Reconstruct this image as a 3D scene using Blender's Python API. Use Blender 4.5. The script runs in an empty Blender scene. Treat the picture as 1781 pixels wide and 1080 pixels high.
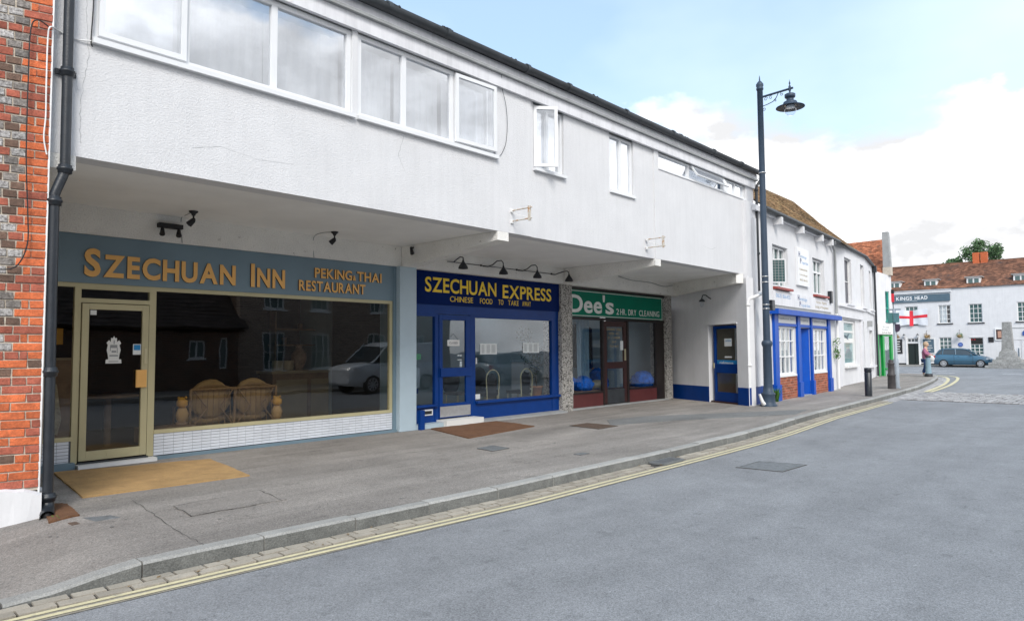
import bpy, bmesh, math, random
import numpy as np
from mathutils import Vector, Matrix
random.seed(7)
SC = bpy.context.scene
COL = SC.collection
# ------------------------------------------------------------ camera
yaw, pitch, roll = math.radians(42.5), math.radians(3.25), math.radians(0.41)
_f = Vector((math.cos(yaw)*math.cos(pitch), math.sin(yaw)*math.cos(pitch), math.sin(pitch)))
_r = Vector((math.sin(yaw), -math.cos(yaw), 0)); _u = _r.cross(_f)
_r2 = _r*math.cos(roll) - _u*math.sin(roll); _u2 = _u*math.cos(roll) + _r*math.sin(roll)
cd = bpy.data.cameras.new('camera'); cam = bpy.data.objects.new('camera', cd); COL.objects.link(cam)
cam.matrix_world = Matrix(((_r2.x, _u2.x, -_f.x, 0), (_r2.y, _u2.y, -_f.y, 0), (_r2.z, _u2.z, -_f.z, 1.55), (0, 0, 0, 1)))
cd.sensor_width = 36; cd.lens = 36*1200/1781; cd.clip_end = 2000; cd.clip_start = 0.05
SC.camera = cam
# ------------------------------------------------------------ sky and sun
SKYX = 1.4
w = bpy.data.worlds.new('World'); SC.world = w; w.use_nodes = True
nt = w.node_tree; nt.nodes.clear(); N = nt.nodes.new; L = nt.links.new
out = N('ShaderNodeOutputWorld'); bg = N('ShaderNodeBackground'); bg.inputs['Strength'].default_value = 0.12
L(bg.outputs[0], out.inputs[0])
SUN = Vector((-0.46, -0.60, 0.66)).normalized()
sky = N('ShaderNodeTexSky'); sky.sky_type = 'NISHITA'; sky.sun_disc = False
sky.sun_elevation = math.asin(SUN.z); sky.sun_rotation = math.atan2(SUN.x, SUN.y); sky.dust_density = 1.5; sky.ozone_density = 1.2
tc = N('ShaderNodeTexCoord'); sep = N('ShaderNodeSeparateXYZ'); L(tc.outputs['Generated'], sep.inputs[0])
def noise(nodes, links, vec, scale, det=6, rough=.55, dist=0.0):
    n = nodes.new('ShaderNodeTexNoise'); n.inputs['Scale'].default_value = scale; n.inputs['Detail'].default_value = det
    n.inputs['Roughness'].default_value = rough; n.inputs['Distortion'].default_value = dist
    if vec is not None: links.new(vec, n.inputs['Vector'])
    return n
def math_n(nodes, links, op, a, b=None, c=None, clamp=False):
    n = nodes.new('ShaderNodeMath'); n.operation = op; n.use_clamp = clamp
    for i, q in enumerate((a, b, c)):
        if q is None: continue
        if isinstance(q, (int, float)): n.inputs[i].default_value = q
        else: links.new(q, n.inputs[i])
    return n.outputs[0]
MN = lambda *a, **k: math_n(nt.nodes, nt.links, *a, **k)
mp = N('ShaderNodeMapping'); mp.inputs['Scale'].default_value = (1, 1, 1.9); mp.inputs['Location'].default_value = (SKYX, 0.25, 0.1); mp.inputs['Rotation'].default_value = (0, 0, math.radians(17))
L(tc.outputs['Generated'], mp.inputs[0])
n1 = noise(nt.nodes, nt.links, mp.outputs[0], 3.1, 9, .56)
n2 = noise(nt.nodes, nt.links, mp.outputs[0], 1.5, 5, .5)
n3 = noise(nt.nodes, nt.links, mp.outputs[0], 3.6, 7, .55)
# cumulus bank: more cloud towards the horizon, broken above
# more broken cloud over the far side of the street, as the upstairs panes mirror it
sy = MN('MULTIPLY', sep.outputs['Y'], -0.24, clamp=True)
h0 = MN('SUBTRACT', 0.315, sep.outputs['Z']); h = MN('ADD', h0, sy)
a1 = MN('MULTIPLY_ADD', n1.outputs['Fac'], 0.60, -0.30)
cb = MN('ADD', h, a1)
cb = MN('MULTIPLY', cb, 16.0, clamp=True)
# thin high cloud
hc = MN('MULTIPLY_ADD', n2.outputs['Fac'], 2.6, -1.05, clamp=True)
hc = MN('MULTIPLY', hc, 0.62)
mixh = N('ShaderNodeMix'); mixh.data_type = 'RGBA'
skyb = N('ShaderNodeMix'); skyb.data_type = 'RGBA'; skyb.inputs[0].default_value = 0.46
L(sky.outputs[0], skyb.inputs[6]); skyb.inputs[7].default_value = (3.45, 4.7, 5.9, 1)
L(hc, mixh.inputs[0]); L(skyb.outputs[2], mixh.inputs[6]); mixh.inputs[7].default_value = (5.4, 6.0, 6.5, 1)
shade = N('ShaderNodeMapRange'); shade.inputs[1].default_value = .40; shade.inputs[2].default_value = .58
shade.inputs[3].default_value = 0.50; shade.inputs[4].default_value = 1.12; L(n3.outputs['Fac'], shade.inputs[0])
cc = N('ShaderNodeMix'); cc.data_type = 'RGBA'; cc.blend_type = 'MULTIPLY'; cc.inputs[0].default_value = 1.0
cc.inputs[6].default_value = (7.7, 7.75, 7.9, 1); L(shade.outputs[0], cc.inputs[7])
mixc = N('ShaderNodeMix'); mixc.data_type = 'RGBA'
L(cb, mixc.inputs[0]); L(mixh.outputs[2], mixc.inputs[6]); L(cc.outputs[2], mixc.inputs[7])
L(mixc.outputs[2], bg.inputs['Color'])
sd = bpy.data.lights.new('sun', 'SUN'); sd.energy = 1.45; sd.angle = math.radians(22); sd.color = (1, .955, .89)
sun = bpy.data.objects.new('sun', sd); COL.objects.link(sun); sun.location = (0, -20, 40)
sun.rotation_euler = (-SUN).to_track_quat('-Z', 'Y').to_euler()
SC.view_settings.view_transform = 'Standard'; SC.view_settings.look = 'None'; SC.view_settings.gamma = 1
SC.view_settings.exposure = 0.97
try: SC.view_settings.use_curve_mapping = False
except Exception: pass
SC.cycles.max_bounces = 10; SC.cycles.transparent_max_bounces = 16; SC.cycles.glossy_bounces = 5
# ------------------------------------------------------------ materials
def newmat(name):
    m = bpy.data.materials.new(name); m.use_nodes = True; m.node_tree.nodes.clear(); return m
def pmat(name, col, rough=.7, amt=.12, scale=3.0, col2=None, amt2=0, scale2=40, bump=0, bscale=60, metal=0, spec=.5,
         streak=0, attr=None, rnd=0, stretch=None, dirt=None, bdist=.01, coat=0):
    """principled surface whose colour wanders with world-space noise"""
    m = newmat(name); t = m.node_tree; n_ = t.nodes.new; l_ = t.links.new
    o = n_('ShaderNodeOutputMaterial'); b = n_('ShaderNodeBsdfPrincipled'); l_(b.outputs[0], o.inputs[0])
    b.inputs['Roughness'].default_value = rough; b.inputs['Metallic'].default_value = metal
    b.inputs['Specular IOR Level'].default_value = spec; b.inputs['Coat Weight'].default_value = coat
    g = n_('ShaderNodeNewGeometry'); vec = g.outputs['Position']
    if stretch:
        mm = n_('ShaderNodeMapping'); mm.inputs['Scale'].default_value = stretch; l_(vec, mm.inputs[0]); vec = mm.outputs[0]
    nn = noise(t.nodes, t.links, vec, scale, 6, .6)
    mr = n_('ShaderNodeMapRange'); mr.inputs[1].default_value = .3; mr.inputs[2].default_value = .7; l_(nn.outputs['Fac'], mr.inputs[0])
    mx = n_('ShaderNodeMix'); mx.data_type = 'RGBA'; l_(mr.outputs[0], mx.inputs[0])
    c2 = col2 if col2 else tuple(min(1, c*(1+amt)) for c in col)
    mx.inputs[6].default_value = tuple(c*(1-amt) for c in col)+(1,); mx.inputs[7].default_value = tuple(c2)+(1,)
    cur = mx.outputs[2]
    def mul(cur, fac_sock, lo, hi, a=.3, bb=.7):
        q = n_('ShaderNodeMapRange'); q.inputs[1].default_value = a; q.inputs[2].default_value = bb
        q.inputs[3].default_value = lo; q.inputs[4].default_value = hi; l_(fac_sock, q.inputs[0])
        k = n_('ShaderNodeMix'); k.data_type = 'RGBA'; k.blend_type = 'MULTIPLY'; k.inputs[0].default_value = 1
        l_(cur, k.inputs[6]); l_(q.outputs[0], k.inputs[7]); return k.outputs[2]
    if amt2:
        f2 = noise(t.nodes, t.links, g.outputs['Position'], scale2, 3, .7); cur = mul(cur, f2.outputs['Fac'], 1-amt2, 1+amt2)
    if streak:
        mm = n_('ShaderNodeMapping'); mm.inputs['Scale'].default_value = (3.2, 3.2, .22); l_(g.outputs['Position'], mm.inputs[0])
        f3 = noise(t.nodes, t.links, mm.outputs[0], 3.5, 6, .7); cur = mul(cur, f3.outputs['Fac'], 1-streak, 1.02, .32, .58)
    if attr:
        at = n_('ShaderNodeAttribute'); at.attribute_name = attr; cur = mul(cur, at.outputs['Fac'], 1-rnd, 1+rnd, 0, 1)
    elif rnd:
        oi = n_('ShaderNodeObjectInfo'); cur = mul(cur, oi.outputs['Random'], 1-rnd, 1+rnd, 0, 1)
    if dirt:
        (dc, lo, hi, dsc) = dirt
        f4 = noise(t.nodes, t.links, g.outputs['Position'], dsc, 8, .7)
        q = n_('ShaderNodeMapRange'); q.inputs[1].default_value = lo; q.inputs[2].default_value = hi; l_(f4.outputs['Fac'], q.inputs[0])
        k = n_('ShaderNodeMix'); k.data_type = 'RGBA'; l_(q.outputs[0], k.inputs[0]); l_(cur, k.inputs[6]); k.inputs[7].default_value = tuple(dc)+(1,)
        cur = k.outputs[2]
    l_(cur, b.inputs['Base Color'])
    if bump:
        bn = noise(t.nodes, t.links, g.outputs['Position'], bscale, 4, .65)
        bp = n_('ShaderNodeBump'); bp.inputs['Strength'].default_value = bump; bp.inputs['Distance'].default_value = bdist
        l_(bn.outputs['Fac'], bp.inputs['Height']); l_(bp.outputs[0], b.inputs['Normal'])
    return m
def glassmat(name, tint=(.86, .9, .9), refl=1.0, rough=0.0, ior=1.5, film=None):
    m = newmat(name); t = m.node_tree; n_ = t.nodes.new; l_ = t.links.new
    o = n_('ShaderNodeOutputMaterial'); fr = n_('ShaderNodeFresnel'); fr.inputs['IOR'].default_value = ior
    tr = n_('ShaderNodeBsdfTransparent'); tr.inputs[0].default_value = tint+(1,)
    gl = n_('ShaderNodeBsdfGlossy'); gl.inputs['Roughness'].default_value = rough; gl.inputs[0].default_value = (.95, .97, 1, 1)
    # slightly wavy float glass
    g = n_('ShaderNodeNewGeometry'); nn = noise(t.nodes, t.links, g.outputs['Position'], 1.3, 2, .4)
    l_(math_n(t.nodes, t.links, 'MULTIPLY_ADD', g.outputs['Backfacing'], 1/ior-ior, ior), fr.inputs['IOR'])
    bp = n_('ShaderNodeBump'); bp.inputs['Strength'].default_value = .10; bp.inputs['Distance'].default_value = .02
    l_(nn.outputs['Fac'], bp.inputs['Height']); l_(bp.outputs[0], gl.inputs['Normal'])
    f = math_n(t.nodes, t.links, 'MULTIPLY', fr.outputs[0], refl, clamp=True)
    mx = n_('ShaderNodeMixShader'); l_(f, mx.inputs[0]); l_(tr.outputs[0], mx.inputs[1]); l_(gl.outputs[0], mx.inputs[2]); l_(mx.outputs[0], o.inputs[0])
    return m
def pebble(name):
    m = newmat(name); t = m.node_tree; n_ = t.nodes.new; l_ = t.links.new
    o = n_('ShaderNodeOutputMaterial'); b = n_('ShaderNodeBsdfPrincipled'); l_(b.outputs[0], o.inputs[0]); b.inputs['Roughness'].default_value = .7
    g = n_('ShaderNodeNewGeometry'); v = n_('ShaderNodeTexVoronoi'); v.inputs['Scale'].default_value = 55; l_(g.outputs['Position'], v.inputs['Vector'])
    rp = n_('ShaderNodeValToRGB'); e = rp.color_ramp.elements
    e[0].position = 0; e[0].color = (.03, .03, .03, 1); e[1].position = 1; e[1].color = (.56, .54, .50, 1)
    x = e.new(.26); x.color = (.11, .10, .09, 1); x = e.new(.36); x.color = (.38, .36, .33, 1)
    sp = n_('ShaderNodeSeparateColor'); l_(v.outputs['Color'], sp.inputs[0]); l_(sp.outputs[0], rp.inputs[0])
    l_(rp.outputs[0], b.inputs['Base Color'])
    bp = n_('ShaderNodeBump'); bp.inputs['Strength'].default_value = .8; bp.inputs['Distance'].default_value = .012; bp.invert = True
    l_(v.outputs['Distance'], bp.inputs['Height']); l_(bp.outputs[0], b.inputs['Normal'])
    return m
def asphalt(name, col, speck, bias=0.0):
    m = newmat(name); t = m.node_tree; n_ = t.nodes.new; l_ = t.links.new
    o = n_('ShaderNodeOutputMaterial'); b = n_('ShaderNodeBsdfPrincipled'); l_(b.outputs[0], o.inputs[0]); b.inputs['Roughness'].default_value = .86
    b.inputs['Specular IOR Level'].default_value = .35
    g = n_('ShaderNodeNewGeometry'); P = g.outputs['Position']
    big = noise(t.nodes, t.links, P, .35, 5, .55, .6); mid = noise(t.nodes, t.links, P, 2.3, 6, .65)
    fine = noise(t.nodes, t.links, P, 190, 2, .6); vo = n_('ShaderNodeTexVoronoi'); vo.inputs['Scale'].default_value = 130; l_(P, vo.inputs['Vector'])
    def mr(s, lo, hi, a=.3, c=.7):
        q = n_('ShaderNodeMapRange'); q.inputs[1].default_value = a; q.inputs[2].default_value = c; q.inputs[3].default_value = lo; q.inputs[4].default_value = hi
        l_(s, q.inputs[0]); return q.outputs[0]
    k = math_n(t.nodes, t.links, 'MULTIPLY', mr(big.outputs['Fac'], .86, 1.10), mr(mid.outputs['Fac'], .90, 1.08))
    sp = n_('ShaderNodeSeparateColor'); l_(vo.outputs['Color'], sp.inputs[0])
    k = math_n(t.nodes, t.links, 'MULTIPLY', k, mr(sp.outputs[0], 1-speck, 1+speck, 0, 1))
    k = math_n(t.nodes, t.links, 'MULTIPLY', k, mr(fine.outputs['Fac'], .88, 1.10))
    ms = n_('ShaderNodeMapping'); ms.inputs['Scale'].default_value = (.16, 1, 1); l_(P, ms.inputs[0]); sn_ = noise(t.nodes, t.links, ms.outputs[0], 1.7, 7, .6, .4)
    k = math_n(t.nodes, t.links, 'MULTIPLY', k, mr(sn_.outputs['Fac'], 1-bias, 1+bias*.5, .34, .64))
    # oily stains and pale spots
    st = noise(t.nodes, t.links, P, 4.2, 5, .62); k = math_n(t.nodes, t.links, 'MULTIPLY', k, mr(st.outputs['Fac'], 1.0, .78, .60, .70))
    s2_ = noise(t.nodes, t.links, P, 23, 2, .5); k = math_n(t.nodes, t.links, 'MULTIPLY', k, mr(s2_.outputs['Fac'], 1.0, .70, .69, .73)); s3_ = noise(t.nodes, t.links, P, 31, 1, .5); k = math_n(t.nodes, t.links, 'MULTIPLY', k, mr(s3_.outputs['Fac'], 1.35, 1.0, .24, .29))
    mx = n_('ShaderNodeMix'); mx.data_type = 'RGBA'; mx.blend_type = 'MULTIPLY'; mx.inputs[0].default_value = 1; mx.inputs[6].default_value = col+(1,)
    l_(k, mx.inputs[7]); l_(mx.outputs[2], b.inputs['Base Color'])
    bp = n_('ShaderNodeBump'); bp.inputs['Strength'].default_value = .55; bp.inputs['Distance'].default_value = .006
    l_(vo.outputs['Distance'], bp.inputs['Height']); l_(bp.outputs[0], b.inputs['Normal'])
    return m
M = {}
M['render'] = pmat('white_roughcast', (.675, .675, .683), .9, .035, 1.6, bump=.8, bscale=58, bdist=.012, streak=.025, amt2=.04, scale2=60, dirt=((.33, .32, .30), .73, .80, 4.5))
M['render_b'] = pmat('white_smooth_render', (.675, .675, .685), .85, .05, 2, bump=.25, bscale=30, streak=.04, dirt=((.4, .38, .35), .73, .82, 3))
M['soffit'] = pmat('soffit_paint', (.87, .865, .84), .9, .06, 1.2, bump=.3, bscale=50, dirt=((.3, .28, .25), .70, .80, 3))
M['roughcast_old'] = pmat('weathered_roughcast', (.85, .835, .79), .92, .07, 2, bump=1.0, bscale=60, bdist=.015, amt2=.14, scale2=70, dirt=((.22, .19, .15), .61, .72, 10))
M['upvc'] = pmat('white_plastic', (.73, .74, .75), .35, .03, 3)
M['whitepaint'] = pmat('white_paint', (.78, .78, .77), .5, .05, 4, bump=.1, bscale=40)
M['boards'] = pmat('painted_fascia_boards', (.70, .70, .72), .6, .07, 2, bump=.15, bscale=25, streak=.12, dirt=((.3, .3, .3), .68, .78, 6))
M['blackiron'] = pmat('black_painted_iron', (.018, .022, .028), .38, .2, 8, bump=.3, bscale=60, dirt=((.16, .17, .18), .70, .78, 18))
M['gutter'] = pmat('grey_black_gutter', (.035, .04, .045), .5, .3, 5)
M['lamppaint'] = pmat('slate_blue_black_gloss_paint', (.038, .060, .092), .5, .12, 4, spec=.35)
M['cream'] = pmat('cream_aluminium', (.50, .45, .27), .42, .05, 3, metal=.0)
M['greyblue'] = pmat('grey_blue_paint', (.16, .235, .285), .5, .06, 2, bump=.05, bscale=20, dirt=((.1, .12, .13), .7, .8, 8))
M['paleblue'] = pmat('pale_blue_grey_paint', (.42, .52, .58), .55, .05, 2, bump=.1, bscale=25, dirt=((.2, .22, .22), .7, .8, 8))
M['gold'] = pmat('gold_letter', (.80, .44, .13), .5, .05, 6)
M['letteredge'] = pmat('dark_letter_edge', (.05, .025, .015), .6)
M['blue'] = pmat('royal_blue_gloss', (.001, .038, .205), .42, .10, 3, spec=.22)
M['bluedark'] = pmat('deep_blue_board', (.0, .013, .10), .6, .12, 2, spec=.08)
M['blueshop'] = pmat('bright_blue_gloss', (.006, .075, .42), .42, .10, 3, spec=.2)
M['yellow'] = pmat('yellow_letter', (.90, .62, .03), .5, .04)
M['green_sign'] = pmat('green_sign_board', (.0, .17, .10), .5, .08, 2, spec=.15)
M['signwhite'] = pmat('sign_white', (.75, .75, .72), .5, .03)
M['brown'] = pmat('dark_brown_wood', (.045, .016, .014), .4, .25, 5, stretch=(1, 1, 6))
M['brownblack'] = pmat('brown_black_wood', (.018, .012, .011), .45, .2, 5)
M['pebble'] = pebble('pebbledash')
M['tile'] = pmat('white_glazed_tile', (.72, .75, .80), .22, .04, 3, rnd=.05)
M['grout'] = pmat('grey_grout', (.16, .17, .19), .9, .1)
M['alu'] = pmat('brushed_aluminium', (.55, .55, .55), .35, .08, 20, metal=.8)
M['mat_tan'] = pmat('coir_matting', (.46, .29, .125), .95, .18, 4, amt2=.3, scale2=130, bump=1, bscale=160, dirt=((.20, .12, .05), .62, .75, 6))
M['mat_brown'] = pmat('brown_matting', (.16, .075, .035), .95, .18, 5, amt2=.25, scale2=130, bump=1, bscale=150)
M['asphalt'] = asphalt('road_asphalt', (.250, .256, .264), .28, .10)
M['pave'] = asphalt('pavement_tarmac', (.285, .262, .238), .32, .26)
M['pavedark'] = asphalt('tarmac_patch', (.20, .202, .198), .26, .1)
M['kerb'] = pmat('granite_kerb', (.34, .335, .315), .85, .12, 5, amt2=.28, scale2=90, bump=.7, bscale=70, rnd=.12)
M['kerbface'] = pmat('dark_granite_kerb_face', (.17, .172, .16), .9, .25, 7, amt2=.35, scale2=90, bump=.9, bscale=60, rnd=.12)
M['sett'] = pmat('cream_gutter_block', (.335, .30, .245), .85, .12, 6, amt2=.16, scale2=80, bump=.5, bscale=60, rnd=.16)
M['haunch'] = pmat('worn_concrete_strip', (.27, .245, .20), .9, .15, 6, amt2=.2, scale2=70)
M['joint'] = pmat('dark_joint', (.06, .055, .05), .95, .3, 10)
M['cobble'] = pmat('granite_cobble', (.36, .35, .345), .8, .15, 5, attr='tint', rnd=.3, amt2=.15)
M['line'] = pmat('worn_yellow_line', (.60, .54, .34), .75, .08, 4, amt2=.12, scale2=60, dirt=((.26, .25, .23), .58, .70, 14))
M['linew'] = pmat('worn_white_line', (.55, .56, .57), .75, .1, 4, dirt=((.22, .23, .25), .48, .6, 7))
M['rust'] = pmat('rusty_iron_cover', (.11, .075, .055), .75, .25, 12, bump=.6, bscale=90)
M['cover'] = pmat('grey_iron_cover', (.17, .18, .185), .6, .2, 12, bump=.6, bscale=90)
M['mortar'] = pmat('lime_mortar', (.52, .46, .38), .95, .15, 8, amt2=.2, scale2=70, bump=.6, bscale=80)
M['b_orange'] = pmat('orange_brick', (.55, .135, .048), .85, .25, 14, amt2=.25, scale2=60, bump=.8, bscale=70, rnd=.18)
M['b_red'] = pmat('red_brick', (.34, .095, .058), .85, .25, 14, amt2=.25, scale2=60, bump=.8, bscale=70, rnd=.22)
M['b_brown'] = pmat('brown_brick', (.13, .078, .055), .8, .25, 16, amt2=.25, scale2=60, bump=.8, bscale=70, rnd=.25)
M['b_grey'] = pmat('grey_glazed_brick', (.11, .09, .075), .5, .3, 28, col2=(.26, .235, .215), amt2=.4, scale2=60, bump=.7, bscale=70, rnd=.25)
M['b_flint'] = pmat('white_spalled_brick', (.10, .085, .08), .8, .2, 45, col2=(.62, .60, .58), bump=.9, bscale=60, rnd=.15)
M['bricks_far'] = pmat('small_red_brick', (.33, .105, .055), .85, .2, 6, amt2=.25, scale2=40, attr='tint', rnd=.35)
def brickmat(name, c1, c2, mo):
    m = newmat(name); t = m.node_tree; n_ = t.nodes.new; l_ = t.links.new
    o = n_('ShaderNodeOutputMaterial'); b = n_('ShaderNodeBsdfPrincipled'); l_(b.outputs[0], o.inputs[0]); b.inputs['Roughness'].default_value = .9
    g = n_('ShaderNodeNewGeometry'); s = n_('ShaderNodeSeparateXYZ'); l_(g.outputs['Position'], s.inputs[0]); cx = n_('ShaderNodeCombineXYZ')
    l_(math_n(t.nodes, t.links, 'ADD', s.outputs['X'], s.outputs['Y']), cx.inputs[0]); l_(s.outputs['Z'], cx.inputs[1])
    k = n_('ShaderNodeTexBrick'); k.inputs['Scale'].default_value = 1; k.inputs['Brick Width'].default_value = .225; k.inputs['Row Height'].default_value = .075
    k.inputs['Mortar Size'].default_value = .008; k.inputs['Color1'].default_value = c1+(1,); k.inputs['Color2'].default_value = c2+(1,); k.inputs['Mortar'].default_value = mo+(1,)
    l_(cx.outputs[0], k.inputs['Vector']); l_(k.outputs['Color'], b.inputs['Base Color']); return m
M['bricks_dark'] = brickmat('dark_old_brick', (.17, .075, .045), (.06, .04, .03), (.20, .17, .14))
M['bricks_pale'] = brickmat('brown_buff_brick', (.36, .26, .20), (.20, .14, .11), (.42, .38, .33))
M['roof_b'] = pmat('mossy_clay_tile', (.56, .36, .23), .95, .3, 3.2, col2=(.46, .37, .23), attr='tint', rnd=.5, amt2=.25, scale2=20, dirt=((.40, .34, .19), .58, .68, 3))
M['roof_o'] = pmat('orange_clay_tile', (.40, .15, .075), .95, .25, 2.2, attr='tint', rnd=.45, amt2=.2, scale2=20, dirt=((.20, .10, .06), .55, .66, 2))
M['roof_p'] = pmat('brown_clay_tile', (.20, .095, .06), .95, .35, 1.3, col2=(.28, .13, .075), attr='tint', rnd=.45, amt2=.2, scale2=20, dirt=((.10, .07, .06), .56, .68, 1.0))
M['roof_d'] = pmat('dark_roof_tile', (.06, .045, .04), .9, .3, 2.2, attr='tint', rnd=.4)
M['cement'] = pmat('grey_cement', (.33, .34, .34), .9, .15, 3, bump=.4, bscale=30)
M['stone'] = pmat('weathered_stone', (.27, .27, .26), .95, .25, 3, amt2=.2, scale2=12, bump=.8, bscale=20, dirt=((.40, .39, .36), .58, .68, 4))
M['pubgrey'] = pmat('pub_sign_blue_grey', (.075, .125, .165), .5, .05)
M['black'] = pmat('matt_black', (.015, .015, .017), .6, .1)
M['darkgreen'] = pmat('very_dark_green', (.008, .018, .016), .4, .1)
M['tealpanel'] = pmat('faded_teal_panel', (.07, .20, .19), .5)
M['red'] = pmat('flag_red', (.70, .03, .05), .8, .06, 5)
M['flagwhite'] = pmat('flag_white', (.72, .74, .78), .9, .04, 5)
M['green'] = pmat('bright_green_paint', (.005, .30, .055), .4, .08)
M['teal'] = pmat('teal_paint', (.02, .33, .26), .4, .08)
M['glass'] = glassmat('shop_glass', (.94, .96, .965), 1.15)
M['glass_dark'] = glassmat('restaurant_glass', (.88, .87, .84), 1.15)
M['glass_up'] = glassmat('sky_reflecting_glass', (.965, .975, .985), 7.5)
M['carglass'] = pmat('car_glass', (.03, .045, .055), .05, .1, spec=1.0)
M['curtain'] = pmat('white_net_curtain', (.84, .85, .86), .95, .05, 8, stretch=(9, 9, .2), amt2=.05)
M['curtainblue'] = pmat('blue_curtain', (.15, .30, .52), .95, .15, 8, stretch=(9, 9, .2))
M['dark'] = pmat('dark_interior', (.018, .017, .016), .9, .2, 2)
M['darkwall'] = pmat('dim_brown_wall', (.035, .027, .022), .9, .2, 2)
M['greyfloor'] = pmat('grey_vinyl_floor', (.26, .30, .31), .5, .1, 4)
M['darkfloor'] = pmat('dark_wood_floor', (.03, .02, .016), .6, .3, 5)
M['tealwall'] = pmat('pale_teal_wall', (.34, .42, .44), .9, .08, 2)
M['beigewall'] = pmat('beige_wall', (.42, .34, .23), .9, .08, 2)
M['wicker'] = pmat('cane_wicker', (.36, .22, .10), .7, .2, 30)
M['cushion'] = pmat('tan_cushion', (.50, .32, .13), .9, .15, 6, bump=.3, bscale=20)
M['wood'] = pmat('old_wood', (.26, .17, .10), .6, .25, 6)
M['ceramic'] = pmat('patterned_ceramic', (.32, .22, .15), .3, .4, 18)
M['stool'] = pmat('cream_ceramic', (.40, .33, .2), .5, .1)
M['paper'] = pmat('paper', (.74, .77, .76), .8, .05, 20)
M['ink'] = pmat('ink', (.05, .06, .08), .7)
M['bluebag'] = pmat('blue_polythene', (.01, .17, .80), .25, .4, 9, bump=1, bscale=14, bdist=.08)
M['cloth_dark'] = pmat('dark_garment', (.03, .03, .035), .9, .5, 8, rnd=.6)
M['cloth_cream'] = pmat('cream_laundry', (.55, .50, .38), .9, .3, 9, bump=1, bscale=16, bdist=.05)
M['leaf'] = pmat('leaf_green', (.11, .19, .085), .6, .3, 3, attr='tint', rnd=.6, spec=.3)
M['leafd'] = pmat('houseplant_leaf', (.03, .06, .02), .5, .3, 5)
M['grass'] = pmat('weed_green', (.06, .17, .02), .7, .3, 9, attr='tint', rnd=.4)
M['flower'] = pmat('dry_flower', (.30, .20, .09), .9, .4, 20)
M['bark'] = pmat('bark', (.08, .06, .045), .95, .3, 8)
M['terracotta'] = pmat('terracotta', (.50, .22, .10), .8, .1)
M['chrome'] = pmat('pale_gold_tube', (.62, .56, .36), .3, .1, metal=.3)
M['carblue'] = pmat('slate_blue_car_paint', (.04, .125, .20), .28, .05, 2, coat=.8)
M['carwhite'] = pmat('white_car_paint', (.72, .74, .76), .3, .04, 2, coat=.6)
M['carsilver'] = pmat('silver_car_paint', (.30, .33, .35), .3, .04, 2, coat=.6)
M['tyre'] = pmat('tyre_rubber', (.015, .015, .016), .85, .1)
M['rim'] = pmat('silver_wheel', (.52, .53, .55), .35, .1, metal=.4)
M['glass_soft'] = glassmat('unreflecting_glass', (.95, .96, .96), .5)
M['lampglass'] = glassmat('lamp_bowl', (.93, .95, .97), 1.2)
M['lens'] = pmat('clear_lens', (.70, .73, .75), .15, .1)
M['redlens'] = pmat('red_lens', (.4, .01, .01), .2, .1)
M['skin'] = pmat('skin', (.50, .29, .21), .6, .08)
M['hair'] = pmat('blonde_grey_hair', (.46, .33, .22), .8, .2, 30)
M['pinktop'] = pmat('mauve_pink_top', (.33, .12, .20), .9, .2, 22)
M['jeans'] = pmat('blue_jeans', (.035, .07, .19), .9, .25, 12)
M['shoe'] = pmat('pale_shoe', (.42, .36, .32), .7, .1)
M['bag'] = pmat('pale_bag', (.62, .63, .63), .7, .1)
M['postgrey'] = pmat('blue_grey_post_paint', (.20, .30, .36), .5, .1)
M['galv'] = pmat('galvanised_grey', (.30, .34, .38), .5, .12, 6, metal=.1)
M['copper'] = pmat('pale_rusty_bracket', (.55, .52, .46), .7, .1, 12, dirt=((.40, .20, .07), .50, .62, 14))
M['redsill'] = pmat('red_tile_sill', (.30, .06, .05), .6, .15)
M['plaque'] = pmat('blue_plaque', (.03, .09, .34), .4, .05)
M['greensign'] = pmat('lit_green_sign', (.05, .55, .15), .5)
M['darkpane'] = pmat('dark_sash_glass', (.03, .035, .055), .3, .1, spec=.25)
M['leadglass'] = pmat('dark_leaded_pane', (.06, .12, .12), .12, .1, spec=.8)
M['panelbrown'] = pmat('oxblood_panel', (.105, .024, .024), .5, .12, 4)
M['stickblue'] = pmat('cyan_sticker', (.01, .22, .50), .5)
M['ochre'] = pmat('ochre_board', (.62, .32, .02), .6, .05)
# ------------------------------------------------------------ mesh helpers
class Frame:
    def __init__(s, px, py, ang=0.0, pz=0.0):
        s.o = (px, py, pz); s.c = math.cos(ang); s.s = math.sin(ang); s.ang = ang
    def __call__(s, p):
        return (s.o[0]+p[0]*s.c-p[1]*s.s, s.o[1]+p[0]*s.s+p[1]*s.c, s.o[2]+p[2])
WF = Frame(0, 0, 0)
def fr_seg(p, q): return Frame(p[0], p[1], math.atan2(q[1]-p[1], q[0]-p[0]))
WL = {}
def tag(o, label=None, cat=None, group=None, kind=None):
    if label: o['label'] = label
    if cat: o['category'] = cat
    if group: o['group'] = group
    if kind: o['kind'] = kind
    return o
def empty(name, loc=(0, 0, 0), label=None, cat=None, group=None, kind=None, rotz=0, parent=None):
    o = bpy.data.objects.new(name, None); COL.objects.link(o); o.empty_display_size = .1
    o.location = loc; o.rotation_euler = (0, 0, rotz); WL[o.name] = Vector(loc)
    return tag(o, label, cat, group, kind)
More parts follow.
